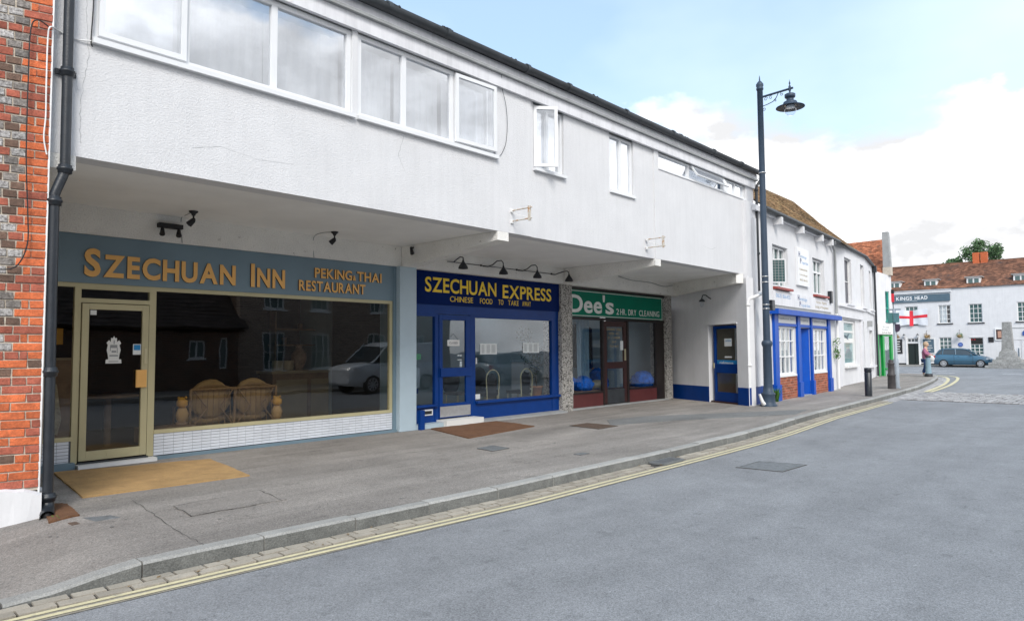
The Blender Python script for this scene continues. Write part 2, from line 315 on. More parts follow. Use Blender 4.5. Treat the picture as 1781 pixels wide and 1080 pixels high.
class MB:
    def __init__(s, fr=WF):
        s.v = []; s.f = []; s.sm = []; s.fr = fr; s.tint = []
    def add(s, vs, fs, smooth=False, tint=None):
        n = len(s.v); s.v += [s.fr(p) for p in vs]
        for f in fs:
            s.f.append([n+i for i in f]); s.sm.append(smooth); s.tint.append(.5 if tint is None else tint)
        return s
    def box(s, x0, x1, y0, y1, z0, z1, tint=None):
        v = [(x0, y0, z0), (x1, y0, z0), (x1, y1, z0), (x0, y1, z0), (x0, y0, z1), (x1, y0, z1), (x1, y1, z1), (x0, y1, z1)]
        return s.add(v, [(0, 3, 2, 1), (4, 5, 6, 7), (0, 1, 5, 4), (1, 2, 6, 5), (2, 3, 7, 6), (3, 0, 4, 7)], tint=tint)
    def prism_x(s, x0, x1, yz):      # polygon in (y,z) pushed along x
        n = len(yz); v = [(x0, a, b) for a, b in yz]+[(x1, a, b) for a, b in yz]
        f = [tuple(range(n-1, -1, -1)), tuple(range(n, 2*n))]+[(i, (i+1) % n, n+(i+1) % n, n+i) for i in range(n)]
        return s.add(v, f)
    def prism_y(s, y0, y1, xz, tint=None):
        n = len(xz); v = [(a, y0, b) for a, b in xz]+[(a, y1, b) for a, b in xz]
        f = [tuple(range(n)), tuple(range(2*n-1, n-1, -1))]+[((i+1) % n, i, n+i, n+(i+1) % n) for i in range(n)]
        return s.add(v, f, tint=tint)
    def prism_z(s, z0, z1, xy, tint=None):
        n = len(xy); v = [(a, b, z0) for a, b in xy]+[(a, b, z1) for a, b in xy]
        f = [tuple(range(n-1, -1, -1)), tuple(range(n, 2*n))]+[(i, (i+1) % n, n+(i+1) % n, n+i) for i in range(n)]
        return s.add(v, f, tint=tint)
    def tube(s, pts, r, n=8, caps=True):
        pts = [Vector(p) for p in pts]; rs = r if isinstance(r, (list, tuple)) else [r]*len(pts)
        vs = []; up0 = Vector((0, 0, 1))
        prev = None
        for i, p in enumerate(pts):
            d = (pts[min(i+1, len(pts)-1)]-pts[max(i-1, 0)]).normalized()
            if prev is None:
                a = up0 if abs(d.z) < .9 else Vector((1, 0, 0))
                u = d.cross(a).normalized()
            else:
                u = (prev-d*prev.dot(d)).normalized()
            prev = u; w_ = d.cross(u)
            for k in range(n):
                t = 2*math.pi*k/n; q = p+(u*math.cos(t)+w_*math.sin(t))*rs[i]; vs.append(tuple(q))
        m = len(pts)
        s.add(vs, [(i*n+k, i*n+(k+1) % n, (i+1)*n+(k+1) % n, (i+1)*n+k) for i in range(m-1) for k in range(n)], True)
        if caps:
            s.add(vs[:n], [tuple(range(n-1, -1, -1))]); s.add(vs[-n:], [tuple(range(n))])
        return s
    def lathe(s, cx, cy, prof, n=20, axis='z', smooth=True):
        vs = []
        for r, z in prof:
            for k in range(n):
                t = 2*math.pi*k/n
                if axis == 'z': vs.append((cx+r*math.cos(t), cy+r*math.sin(t), z))
        m = len(prof)
        s.add(vs, [(i*n+k, i*n+(k+1) % n, (i+1)*n+(k+1) % n, (i+1)*n+k) for i in range(m-1) for k in range(n)], smooth)
        if prof[0][0] > 1e-4: s.add(vs[:n], [tuple(range(n-1, -1, -1))])
        if prof[-1][0] > 1e-4: s.add(vs[-n:], [tuple(range(n))])
        return s
    def disc_y(s, cx, cz, y0, y1, r, n=24, r2=None):   # cylinder along y
        r2 = r if r2 is None else r2
        v = [(cx+r*math.cos(2*math.pi*k/n), y0, cz+r*math.sin(2*math.pi*k/n)) for k in range(n)]+[(cx+r2*math.cos(2*math.pi*k/n), y1, cz+r2*math.sin(2*math.pi*k/n)) for k in range(n)]
        return s.add(v, [tuple(range(n)), tuple(range(2*n-1, n-1, -1))]+[((k+1) % n, k, n+k, n+(k+1) % n) for k in range(n)])
    def blob(s, c, r, nu=14, nv=9, jit=0.0, seed=1, ell=(1, 1, 1), flat=None):
        rd = random.Random(seed); vs = []
        for j in range(nv+1):
            ph = math.pi*j/nv
            for i in range(nu):
                th = 2*math.pi*i/nu; k = 1+rd.uniform(-jit, jit)
                z = c[2]+r*ell[2]*math.cos(ph)*k
                if flat is not None: z = max(z, flat)
                vs.append((c[0]+r*ell[0]*math.sin(ph)*math.cos(th)*k, c[1]+r*ell[1]*math.sin(ph)*math.sin(th)*k, z))
        return s.add(vs, [(j*nu+i, (j+1)*nu+i, (j+1)*nu+(i+1) % nu, j*nu+(i+1) % nu) for j in range(nv) for i in range(nu)], True)
    def mesh(s, name, c):
        me = bpy.data.meshes.new(name)
        me.from_pydata([(p[0]-c.x, p[1]-c.y, p[2]-c.z) for p in s.v], [], s.f)
        me.polygons.foreach_set('use_smooth', s.sm)
        if any(abs(t-.5) > 1e-6 for t in s.tint):
            at = me.attributes.new('tint', 'FLOAT', 'FACE'); at.data.foreach_set('value', s.tint)
        me.update(); return me
    def build(s, name, mat, parent=None, label=None, cat=None, group=None, kind=None, bevel=0, base=False):
        a = np.array(s.v); lo = a.min(0); hi = a.max(0)
        c = Vector(((lo[0]+hi[0])/2, (lo[1]+hi[1])/2, lo[2] if base else (lo[2]+hi[2])/2))
        me = s.mesh(name, c); me.materials.append(mat)
        o = bpy.data.objects.new(name, me); COL.objects.link(o)
        if parent is not None:
            o.parent = parent; o.location = c-WL[parent.name]
        else: o.location = c
        WL[o.name] = c
        if bevel:
            b = o.modifiers.new('bevel', 'BEVEL'); b.width = bevel; b.segments = 2; b.limit_method = 'ANGLE'; b.angle_limit = math.radians(40)
        return tag(o, label, cat, group, kind)
def bx(name, mat, parent, x0, x1, y0, y1, z0, z1, fr=WF, bevel=0, **k):
    return MB(fr).box(x0, x1, y0, y1, z0, z1).build(name, mat, parent, bevel=bevel, **k)
def inst(name, mesh, mat, loc, parent=None, rot=(0, 0, 0), scale=(1, 1, 1)):
    o = bpy.data.objects.new(name, mesh); COL.objects.link(o)
    if parent is not None: o.parent = parent; o.location = Vector(loc)-WL[parent.name]
    else: o.location = loc
    o.rotation_euler = rot; o.scale = scale; return o
def copy_tree(o, parent=None):
    c = o.copy(); COL.objects.link(c); c.parent = parent
    for ch in [x for x in bpy.data.objects if x.parent == o]:
        copy_tree(ch, c)
    return c
def wall(fr, name, mat, parent, u0, u1, z0, z1, y0, th, holes=(), **k):
    us = sorted({u0, u1, *[h_[0] for h_ in holes], *[h_[1] for h_ in holes]}); zs = sorted({z0, z1, *[h_[2] for h_ in holes], *[h_[3] for h_ in holes]})
    us = [u for u in us if u0-1e-6 <= u <= u1+1e-6]; zs = [z for z in zs if z0-1e-6 <= z <= z1+1e-6]
    mb = MB(fr); y1 = y0+th
    def solid(i, j):
        if i < 0 or j < 0 or i >= len(us)-1 or j >= len(zs)-1: return False
        cu = (us[i]+us[i+1])/2; cz = (zs[j]+zs[j+1])/2
        return not any(a < cu < b and c < cz < d for a, b, c, d in holes)
    for i in range(len(us)-1):
        for j in range(len(zs)-1):
            if not solid(i, j): continue
            a, b, c, d = us[i], us[i+1], zs[j], zs[j+1]
            mb.add([(a, y0, c), (b, y0, c), (b, y0, d), (a, y0, d)], [(0, 1, 2, 3)]); mb.add([(a, y1, c), (b, y1, c), (b, y1, d), (a, y1, d)], [(3, 2, 1, 0)])
            if not solid(i-1, j): mb.add([(a, y0, c), (a, y1, c), (a, y1, d), (a, y0, d)], [(3, 2, 1, 0)])
            if not solid(i+1, j): mb.add([(b, y0, c), (b, y1, c), (b, y1, d), (b, y0, d)], [(0, 1, 2, 3)])
            if not solid(i, j-1): mb.add([(a, y0, c), (b, y0, c), (b, y1, c), (a, y1, c)], [(3, 2, 1, 0)])
            if not solid(i, j+1): mb.add([(a, y0, d), (b, y0, d), (b, y1, d), (a, y1, d)], [(0, 1, 2, 3)])
    return mb.build(name, mat, parent, **k)
def window(parent, fr, x0, x1, z0, z1, y, fmat, gmat, xs=(), zs=(), fw=.05, bar=.03, dep=.06, name='window', each=True, sill=None, sillmat=None, bdep=None, gy=None):
    """frame mesh = the window part; panes and sill are its sub-parts"""
    mb = MB(fr); y1 = y+dep
    mb.box(x0, x0+fw, y, y1, z0, z1).box(x1-fw, x1, y, y1, z0, z1).box(x0+fw, x1-fw, y, y1, z1-fw, z1).box(x0+fw, x1-fw, y, y1, z0, z0+fw)
    by0 = y+.004; by1 = y+(bdep or dep*.8)
    for x in xs: mb.box(x-bar/2, x+bar/2, by0, by1, z0+fw, z1-fw)
    e = [x0+fw]+[v for x in xs for v in (x-bar/2, x+bar/2)]+[x1-fw]
    for z in zs:
        for i in range(0, len(e), 2): mb.box(e[i], e[i+1], by0+.003, by1-.003, z-bar/2, z+bar/2)
    o = mb.build(name, fmat, parent)
    g0 = (gy if gy is not None else y+dep*.5)
    if each:
        ez = [z0+fw]+[v for z in zs for v in (z-bar/2, z+bar/2)]+[z1-fw]
        for i in range(0, len(e), 2):
            for j in range(0, len(ez), 2):
                bx('pane', gmat, o, e[i]-.004, e[i+1]+.004, g0, g0+.005, ez[j]-.004, ez[j+1]+.004, fr)
    else: bx('pane', gmat, o, x0+fw, x1-fw, by1+.004, by1+.009, z0+fw, z1-fw, fr)
    if sill: bx('sill', sillmat or fmat, o, x0-sill[0], x1+sill[0], y-sill[1], y+.02, z0-sill[2], z0-.001, fr)
    return o
def curtain(parent, fr, x0, x1, z0, z1, y, mat, amp=.012, n=40, name='curtain'):
    mb = MB(fr); v = []; rd = random.Random(int(x0*100)); ph = 0
    for i in range(n+1):
        x = x0+(x1-x0)*i/n; ph += rd.uniform(.5, 1.5); yy = y+amp*math.sin(ph)
        v += [(x, yy, z0), (x, yy, z1)]
    mb.add(v, [(2*i, 2*i+2, 2*i+3, 2*i+1) for i in range(n)], True)
    return mb.build(name, mat, parent)
_gc = {}
def glyph(ch, off):
    k = (ch, off)
    if k in _gc: return _gc[k]
    c = bpy.data.curves.new('g', 'FONT'); c.body = ch; c.size = 1; c.offset = off; c.resolution_u = 4
    o = bpy.data.objects.new('g', c); COL.objects.link(o); bpy.context.view_layer.update()
    me = bpy.data.meshes.new_from_object(o.evaluated_get(bpy.context.evaluated_depsgraph_get()))
    v = [tuple(p.co) for p in me.vertices]; f = [tuple(p.vertices) for p in me.polygons]
    bpy.data.objects.remove(o); bpy.data.curves.remove(c); bpy.data.meshes.remove(me)
    _gc[k] = (v, f); return _gc[k]
CAPH = None
def letters(parent, text, fr, x0, x1, z0, h, mat, y, ex=.01, off=.0, gap=.10, space=.34, hs=None, name='letter', joined=False, edge=None, wmul=None, serif=0):
    """text fitted between x0 and x1, capital height h, each letter a part"""
    global CAPH
    if CAPH is None: CAPH = max(p[1] for p in glyph('H', 0)[0])
    items = []; tot = 0
    for i, ch in enumerate(text):
        hk = hs[i] if hs else 1.0
        if ch == ' ': items.append(None); tot += space; continue
        v, f = glyph(ch, off); xa = min(p[0] for p in v); xb = max(p[0] for p in v)
        items.append((v, f, xa, xb, hk)); tot += (xb-xa)*hk+gap
    tot -= gap; sx = (x1-x0)/tot; sz = h/CAPH; cx = x0; big = MB(fr)
    for it in items:
        if it is None: cx += space*sx; continue
        v, f, xa, xb, hk = it; wd = (xb-xa)*hk*sx
        mb = big if joined else MB(fr)
        ff = [(cx+(p[0]-xa)*hk*sx, p[1]*hk*sz+z0) for p in v]
        fv = [(a, y-ex, b) for a, b in ff]; n = len(fv); bv = [(a, y, b) for a, b in ff]
        cnt = {}
        for q in f:
            for a, b in zip(q, q[1:]+q[:1]): cnt[(a, b)] = 1
        side = [(b, a, n+a, n+b) for (a, b) in cnt if (b, a) not in cnt]
        mb.add(fv+bv, list(f)+side)
        if not joined:
            o = mb.build(name, mat, parent)
            if edge: o.data.materials.append(edge); 
            if edge:
                nf = len(f)
                for i_, pl in enumerate(o.data.polygons):
                    if i_ >= nf: pl.material_index = 1
        cx += wd+gap*sx
    if joined: return big.build(name, mat, parent, kind='stuff')
def polyline(pts, t):
    d = [0]
    for a, b in zip(pts, pts[1:]): d.append(d[-1]+(Vector(b)-Vector(a)).length)
    s_ = t*d[-1]
    for i in range(len(pts)-1):
        if s_ <= d[i+1]+1e-9: k = (s_-d[i])/max(1e-9, d[i+1]-d[i]); return Vector(pts[i]).lerp(Vector(pts[i+1]), k)
    return Vector(pts[-1])
def tile_roof(name, mat, parent, eaves, ridge, courses, tw, seed=1, th=.018, lift=.03, sag=0, **k):
    rd = random.Random(seed); Le = sum((Vector(b)-Vector(a)).length for a, b in zip(eaves, eaves[1:])); n = int(Le/tw); mb = MB()
    E_ = [polyline(eaves, i/(2*n)) for i in range(2*n+1)]; R_ = [polyline(ridge, i/(2*n)) for i in range(2*n+1)]
    for c in range(courses):
        t0 = c/courses; t1 = min(1.0, (c+1.25)/courses); o = c % 2
        for i in range(n):
            a = min(2*n, 2*i+o); b = min(2*n, 2*i+2+o)
            if a == b: continue
            p0 = E_[a].lerp(R_[a], t0); p1 = E_[b].lerp(R_[b], t0); p2 = E_[b].lerp(R_[b], t1); p3 = E_[a].lerp(R_[a], t1)
            nn = (p1-p0).cross(p3-p0).normalized(); j = rd.uniform(-.006, .008); g_ = (p1-p0)*.012
            sg = Vector((0, 0, -sag*math.sin(math.pi*t0)*(.6+.4*math.sin(i*.15))))
            u = nn*(lift+j)+sg; q0 = p0+u+g_; q1 = p1+u-g_+nn*rd.uniform(-.004, .004); q2 = p2+nn*.004-g_+sg; q3 = p3+nn*.004+g_+sg; dn = nn*th
            tt = rd.random()
            mb.add([tuple(x) for x in (q0, q1, q2, q3, q0-dn, q1-dn)], [(0, 1, 2, 3), (4, 5, 1, 0)], tint=tt)
    o = mb.build(name, mat, parent, kind='stuff', **k)
    u = MB(); m_ = len(E_); v = [tuple(p-Vector((0, 0, .03))) for p in E_]+[tuple(p-Vector((0, 0, .03))) for p in R_]
    u.add(v, [(i, i+1, m_+i+1, m_+i) for i in range(m_-1)]); u.build('roof_deck', M['brownblack'], parent)
    return o
def leaves(name, mat, parent, centres, n, size, seed=3, squash=1.0, **k):
    rd = random.Random(seed); mb = MB()
    for _ in range(n):
        c, r = rd.choice(centres); d = Vector((rd.gauss(0, 1), rd.gauss(0, 1), rd.gauss(0, 1))).normalized(); p = Vector(c)+d*r*(rd.random()**.45)*Vector((1, 1, squash)).length/1.732
        a = Vector((rd.gauss(0, 1), rd.gauss(0, 1), rd.gauss(0, .6))).normalized()*size*rd.uniform(.6, 1.3); b = a.cross(Vector((rd.gauss(0, 1), rd.gauss(0, 1), rd.gauss(0, 1)))).normalized()*size*.55
        mb.add([tuple(p-a*.5), tuple(p+b*.5), tuple(p+a*.5), tuple(p-b*.5)], [(0, 1, 2, 3)], tint=rd.random())
    return mb.build(name, mat, parent, **k)
# ------------------------------------------------------------ ground, kerb, road
KX = [-15, 1.2, 1.87, 3.0, 4.0, 5.3, 7.0, 9.0, 11, 12.6, 16, 19.6, 22.9, 28.4, 33, 36.7, 38.9, 40.4, 41.3, 41.8, 42.1, 42.3]
KY = [5.25, 5.16, 5.12, 5.08, 5.04, 4.99, 5.0, 5.0, 5.03, 5.12, 5.42, 5.58, 5.74, 6.10, 6.6, 7.12, 7.52, 7.95, 8.7, 9.8, 12, 24]
def kerb_y(x): return float(np.interp(x, KX, KY))
def dip(x, y=5):
    t = min(1, max(0, (1.95-x)/.95)); t = t*t*(3-2*t); s_ = min(1, max(0, (8.6-y)/1.3)); return t*(.02+.09*s_)*(1 if y < 9.5 else .3)
road = MB(); road.add([(-300, -300, 0), (400, -300, 0), (400, 300, 0), (-300, 300, 0)], [(0, 1, 2, 3)])
road.build('road', M['asphalt'], kind='structure')
pv = MB(); xs_ = list(np.arange(-15, 0, 1.5))+list(np.arange(0, 3, .1))+list(np.arange(3, 40, .5))+[40.4, 40.8, 41.1, 41.3, 41.5, 41.7, 41.85, 42.0]
xs_ = sorted(set(round(float(x), 3) for x in xs_)); rows = []
for x in xs_:
    y0 = kerb_y(x)+.125; ys = [y0+(24-y0)*t for t in (0, .03, .07, .11, .15, .2, .25, .3, .5, 1)]
    rows.append([(x, y, .12-dip(x, y)+(0.006*math.sin(x*1.3+y*2)*(1 if x > 3 else 0) if 0 < 1 else 0)*.3) for y in ys])
vv = [p for r_ in rows for p in r_]; m_ = len(rows[0])
pv.add(vv, [(i*m_+j, (i+1)*m_+j, (i+1)*m_+j+1, i*m_+j+1) for i in range(len(rows)-1) for j in range(m_-1)], True)
pv.build('pavement', M['pave'], kind='structure')
# kerb stones
kerb = empty('kerb', (0, 5, 0), kind='structure')
jx = [-3.6, -2.7, -1.8, -.85, .2, 1.05, 1.83, 2.70, 3.52, 4.32, 5.22, 6.12, 7.01, 7.85, 8.76, 9.64, 10.6]
while jx[-1] < 40.2: jx.append(jx[-1]+.9)
jx += [41.2, 41.75, 42.05]
rk = random.Random(5)
for a, b in zip(jx, jx[1:]):
    a2, b2 = a+.006, b-.006; nseg = 3; mb = MB(); v = []
    jig = rk.uniform(-.004, .004); jy = rk.uniform(-.005, .005)
    for i in range(nseg+1):
        x = a2+(b2-a2)*i/nseg; y = kerb_y(x)+jy; zt = .122-min(.093, dip(x)*.95)+jig
        v += [(x, y, -.02), (x, y+.004, zt-.018), (x, y+.018, zt), (x, y+.135, zt), (x, y+.135, -.02)]
    f = [(i*5+k, (i+1)*5+k, (i+1)*5+k+1, i*5+k+1) for i in range(nseg) for k in range(4)]+[(4, 3, 2, 1, 0), tuple(nseg*5+k for k in range(5))]
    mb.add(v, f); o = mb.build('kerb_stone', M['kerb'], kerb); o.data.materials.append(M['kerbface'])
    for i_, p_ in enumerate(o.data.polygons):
        if i_ < nseg*4 and i_ % 4 == 0: p_.material_index = 1  # front face of each stone takes the darker granite colour
# gutter blocks
gut = empty('gutter_channel', (0, 4.9, 0), kind='structure')
mb = MB(); gx = [x for x in np.arange(-4, 23, .5)]; v = []
for x in gx: v += [(x, kerb_y(x)-.218, .003), (x, kerb_y(x)+.01, .003)]
mb.add(v, [(2*i, 2*i+2, 2*i+3, 2*i+1) for i in range(len(gx)-1)]); mb.build('channel_bed', M['joint'], gut)
bm_ = MB().box(-.098, .098, -.0465, .0465, -.012, .006)
blk = [bm_.mesh('paving_block', Vector((0, 0, 0)))]; blk[0].materials.append(M['sett'])
rb = random.Random(9)
for r_ in range(2):
    x = -1.0+r_*.11
    while x < 21.8:
        if 8.02 < x < 8.80: x += .208; continue
        dy = kerb_y(x+.1)-kerb_y(x-.1); ang = math.atan2(dy, .2)
        o = inst('paving_block', blk[0], None, (x, kerb_y(x)-.058-r_*.106, .008+rb.uniform(-.002, .004)), gut, (rb.uniform(-.02, .02), rb.uniform(-.02, .02), ang+rb.uniform(-.02, .02)), (rb.uniform(.93, 1), 1, 1))
        x += .208
mb = MB(); v = []
for x in gx[:-3]: v += [(x, kerb_y(x)-.375-.05*min(1, max(0, (x-2.2)/3)), .0045), (x, kerb_y(x)-.215, .0045)]
mb.add(v, [(2*i, 2*i+2, 2*i+3, 2*i+1) for i in range(len(gx)-4)]); mb.build('channel_edge', M['haunch'], gut)
# cobbled band across the road
cob = empty('cobbled_band', (25, 0, 0), kind='structure')
mb = MB(); rc = random.Random(2)
bx('cobble_bed', M['joint'], cob, 22.7, 27.1, -8, 5.2, .001, .004)
for i in range(19):
    for j in range(int(13.4/.15)):
        x = 22.85+i*.225+rc.uniform(-.02, .02); y = 5.35-j*.15+rc.uniform(-.01, .01)
        if y > kerb_y(x)-.30 or y < -8: continue
        mb.box(x-.095, x+.095, y-.06, y+.06, 0, .014+rc.uniform(0, .012), tint=rc.random())
mb.build('cobble', M['cobble'], cob, kind='stuff')
mb = MB()
for i in range(60):
    for j in range(3):
        x = 21.9+i*.33; y = kerb_y(x)-.07-j*.13
        if x < 41: mb.box(x-.15, x+.15, y-.055, y+.055, 0, .010, tint=rc.random())
mb.build('channel_block', M['cobble'], cob, kind='stuff')
# yellow lines
def ribbon(fr_, x0, x1, off0, off1, wd, z, step=.25):
    v = []; xs = np.arange(x0, x1+step*.5, step)
    for x in xs:
        k = min(1, max(0, (x-2.2)/3)); o_ = off0+(off1-off0)*k; dy = (kerb_y(x+.05)-kerb_y(x-.05))/.1; q = math.sqrt(1+dy*dy)
        v += [(x+dy/q*o_*0, kerb_y(x)-o_*q-wd*q, z), (x, kerb_y(x)-o_*q, z)]
    return MB().add(v, [(2*i, 2*i+2, 2*i+3, 2*i+1) for i in range(len(xs)-1)])
yl = empty('double_yellow_line', (10, 4.7, 0), kind='structure')
for (o0, o1) in ((.222, .272), (.305, .368)):
    ribbon(WF, -4, 21.5, o0, o1, .046, .0085).build('yellow_line', M['line'], yl)
# far curve of the lines round the corner
def curve_strip(pts, wd, z):
    v = []; P = [Vector(p) for p in pts]
    Q = []
    for i in range(len(P)-1):
        for k in range(6):
            p0 = P[max(0, i-1)]; p1 = P[i]; p2 = P[i+1]; p3 = P[min(len(P)-1, i+2)]; t = k/6
            Q.append(.5*((2*p1)+(-p0+p2)*t+(2*p0-5*p1+4*p2-p3)*t*t+(-p0+3*p1-3*p2+p3)*t**3))
    Q.append(P[-1])
    for i, p in enumerate(Q):
        d = (Q[min(i+1, len(Q)-1)]-Q[max(i-1, 0)]).normalized(); n_ = Vector((-d.y, d.x))*wd/2
        v += [(p.x-n_.x, p.y-n_.y, z), (p.x+n_.x, p.y+n_.y, z)]
    return MB().add(v, [(2*i, 2*i+2, 2*i+3, 2*i+1) for i in range(len(Q)-1)])
for d_ in (0, .42):
    curve_strip([(27.0, 5.62-d_*.35), (30, 5.85-d_*.5), (33.3, 6.2-d_*.6), (38.1, 6.95-d_*.9), (41.2+d_*.2, 7.75-d_*1.2), (43.0+d_, 9.0-d_), (43.6+d_*1.6, 12), (43.9+d_*1.6, 20)], .13, .013).build('yellow_line', M['line'], yl)
wl = empty('road_marking', (48, 8, 0), kind='structure')
for (a, b, c, d_) in ((46.5, 46.9, 8.2, 12.5), (50.2, 50.6, 9.3, 12.6), (46.6, 46.9, 5.0, 7.5)):
    for k in range(int((d_-c)/1.5)):
        bx('white_dash', M['linew'], wl, a, b, c+k*1.5, c+k*1.5+.9, .001, .006)
# tarmac patches and seams on the pavement
MB().prism_z(.10, .1265, [(10.85, 7.45), (11.6, 8.05), (12.7, 7.9), (16.4, 5.80), (15.1, 5.60), (12.3, 7.0)]).build('tarmac_patch', M['pavedark'], kind='structure')
MB().prism_z(.10, .1255, [(2.65, 6.72), (2.60, 6.2), (3.50, 6.17), (3.58, 6.81)]).build('tarmac_patch', M['pave'], kind='structure')
def seam(pts, wd=.012, z=.1275, mat='joint', rj=.012):
    r_ = random.Random(4); P = []
    for a, b in zip(pts, pts[1:]):
        n_ = max(2, int((Vector(b)-Vector(a)).length/.08))
        for k in range(n_): t = k/n_; P.append((a[0]+(b[0]-a[0])*t+r_.uniform(-rj, rj), a[1]+(b[1]-a[1])*t+r_.uniform(-rj, rj)))
    P.append(pts[-1]); v = []
    for i, p in enumerate(P):
        q = P[min(i+1, len(P)-1)]; o_ = P[max(i-1, 0)]; d = Vector((q[0]-o_[0], q[1]-o_[1])).normalized(); w2 = wd/2*r_.uniform(.4, 1.3)
        v += [(p[0]+d.y*w2, p[1]-d.x*w2, z), (p[0]-d.y*w2, p[1]+d.x*w2, z)]
    MB().add(v, [(2*i, 2*i+1, 2*i+3, 2*i+2) for i in range(len(P)-1)]).build('pavement_crack', M[mat], kind='structure')
seam([(2.50, 7.28), (2.42, 6.6), (2.31, 5.8), (2.29, 5.22)], .006)
seam([(2.60, 6.2), (3.13, 6.18), (3.50, 6.18)], .007); seam([(2.66, 6.71), (3.55, 6.80)], .006); seam([(2.66, 6.72), (2.60, 6.19)], .010); seam([(3.55, 6.81), (3.45, 6.19)], .009)
seam([(1.9, 6.6), (2.1, 6.5)], .006)
MB().prism_z(.0, .1265, [(1.1, 6.5), (1.75, 6.55), (1.98, 6.75), (1.86, 7.25), (1.0, 7.2)]).v  # unused helper polygon
gsp = MB(); rg_ = random.Random(12)
for _ in range(150):
    x = rg_.uniform(1.5, 20); y = rg_.uniform(kerb_y(x)+.3, 9.4); r_ = rg_.uniform(.008, .02); z = .1245-dip(x, y)
    gsp.add([(x+r_*math.cos(k)*rg_.uniform(.8, 1.2), y+r_*math.sin(k), z) for k in (0, 1, 2, 3, 4.1, 5.2)], [(0, 1, 2, 3, 4, 5)])
gsp.build('chewing_gum_spot', pmat('trodden_gum', (.17, .165, .155), .9, .3, 30), kind='stuff', label='scattered trodden chewing gum spots on the pavement', cat='gum')
lt = MB()
for _ in range(90):
    x = rg_.uniform(1.0, 22); y = kerb_y(x)-rg_.uniform(.01, .24)**1.0; s_ = rg_.uniform(.008, .022); an = rg_.uniform(0, 6.28)
    lt.add([(x+s_*math.cos(an+q)*w_, y+s_*math.sin(an+q)*w_, .02+.004*(q > 2)) for q, w_ in ((0, 1), (1.57, .5), (3.14, 1), (4.71, .5))], [(0, 1, 2, 3)])
lt.build('gutter_litter', pmat('dry_leaf_litter', (.20, .13, .06), .9, .5, 40), kind='stuff', label='bits of dry leaf and grit lying in the gutter', cat='litter')
# iron covers
def cover(name, pts, z, mat, label, cat, bars=0, group=None, frame=.025, slots=False):
    c = Vector((sum(p[0] for p in pts)/4, sum(p[1] for p in pts)/4, 0)); t = empty(name, (c.x, c.y, z), label, cat, group)
    def ins(k): return [(p[0]+(c.x-p[0])*k, p[1]+(c.y-p[1])*k) for p in pts]
    e = MB(); o_ = pts; i_ = ins(.07)
    for k in range(4):
        a, b = o_[k], o_[(k+1) % 4]; a2, b2 = i_[k], i_[(k+1) % 4]
        e.prism_z(z-.02, z+.006, [a, b, b2, a2])
    e.build('cover_frame', mat, t)
    if not slots:
        MB().prism_z(z-.02, z+.001, ins(-.035)).build('frame_gap', M['joint'], t); MB().prism_z(z-.01, z+.004, ins(.12)).build('cover_plate', mat, t)
        if bars:
            st = MB(); q = ins(.16)
            for i in range(bars):
                for j in range(bars):
                    u, v_ = (i+.5)/bars, (j+.5)/bars; a = Vector(q[0]).lerp(Vector(q[1]), u); b = Vector(q[3]).lerp(Vector(q[2]), u); m2 = a.lerp(b, v_)
                    st.box(m2.x-.012, m2.x+.012, m2.y-.012, m2.y+.012, z, z+.006)
            st.build('raised_stud', mat, t, kind='stuff')
    else:
        MB().prism_z(z-.03, z+.0005, ins(.05)).build('drain_pit', M['black'], t)
        for i in range(bars):
            u0, u1 = (i+.30)/bars, (i+.70)/bars; q = ins(.07)
            a = Vector(q[0]).lerp(Vector(q[1]), u0); b = Vector(q[0]).lerp(Vector(q[1]), u1); c_ = Vector(q[3]).lerp(Vector(q[2]), u1); d_ = Vector(q[3]).lerp(Vector(q[2]), u0)
            MB().prism_z(z-.02, z+.004, [tuple(a), tuple(b), tuple(c_), tuple(d_)]).build('grate_bar', mat, t)
    return t
cover('gully_grate', [(8.14, 4.755), (8.68, 4.755), (8.68, 4.985), (8.14, 4.985)],   .030, M['cover'], 'slotted iron gully grate in the gutter beside the kerb', 'drain grate', 7, slots=True)
cover('manhole_cover', [(8.66, 3.99), (9.30, 3.97), (9.42, 3.38), (8.72, 3.42)], .004, M['cover'], 'square iron manhole cover set in the road surface', 'manhole cover', 10)
cover('manhole_cover', [(7.11, 7.22), (7.47, 7.26), (7.42, 6.88), (7.06, 6.86)], .124, M['cover'], 'small grey cover in the pavement in front of the blue takeaway', 'manhole cover', 5)
cover('grating_cover', [(10.34, 8.02), (10.88, 8.03), (10.84, 7.30), (10.20, 7.26)], .124, M['rust'], 'brown studded grating in the pavement in front of the dry cleaner', 'drain cover', 12)
cover('inspection_cover', [(1.955, 6.86), (2.15, 6.78), (2.18, 6.63), (1.99, 6.64)], .118, M['cover'], 'small grey square cover in the pavement near the downpipe shoe', 'inspection cover', 4)
bx('rusty_plate', M['rust'], None, 1.82, 1.95, 6.66, 6.78, .085, .118, label='small rusty brown plate in the pavement beside the downpipe', cat='cover plate')
cover('stopcock_cover', [(7.55, 5.80), (7.75, 5.80), (7.75, 5.68), (7.55, 5.68)], .124, M['cover'], 'tiny stopcock cover in the pavement near the kerb', 'stopcock cover', 3)
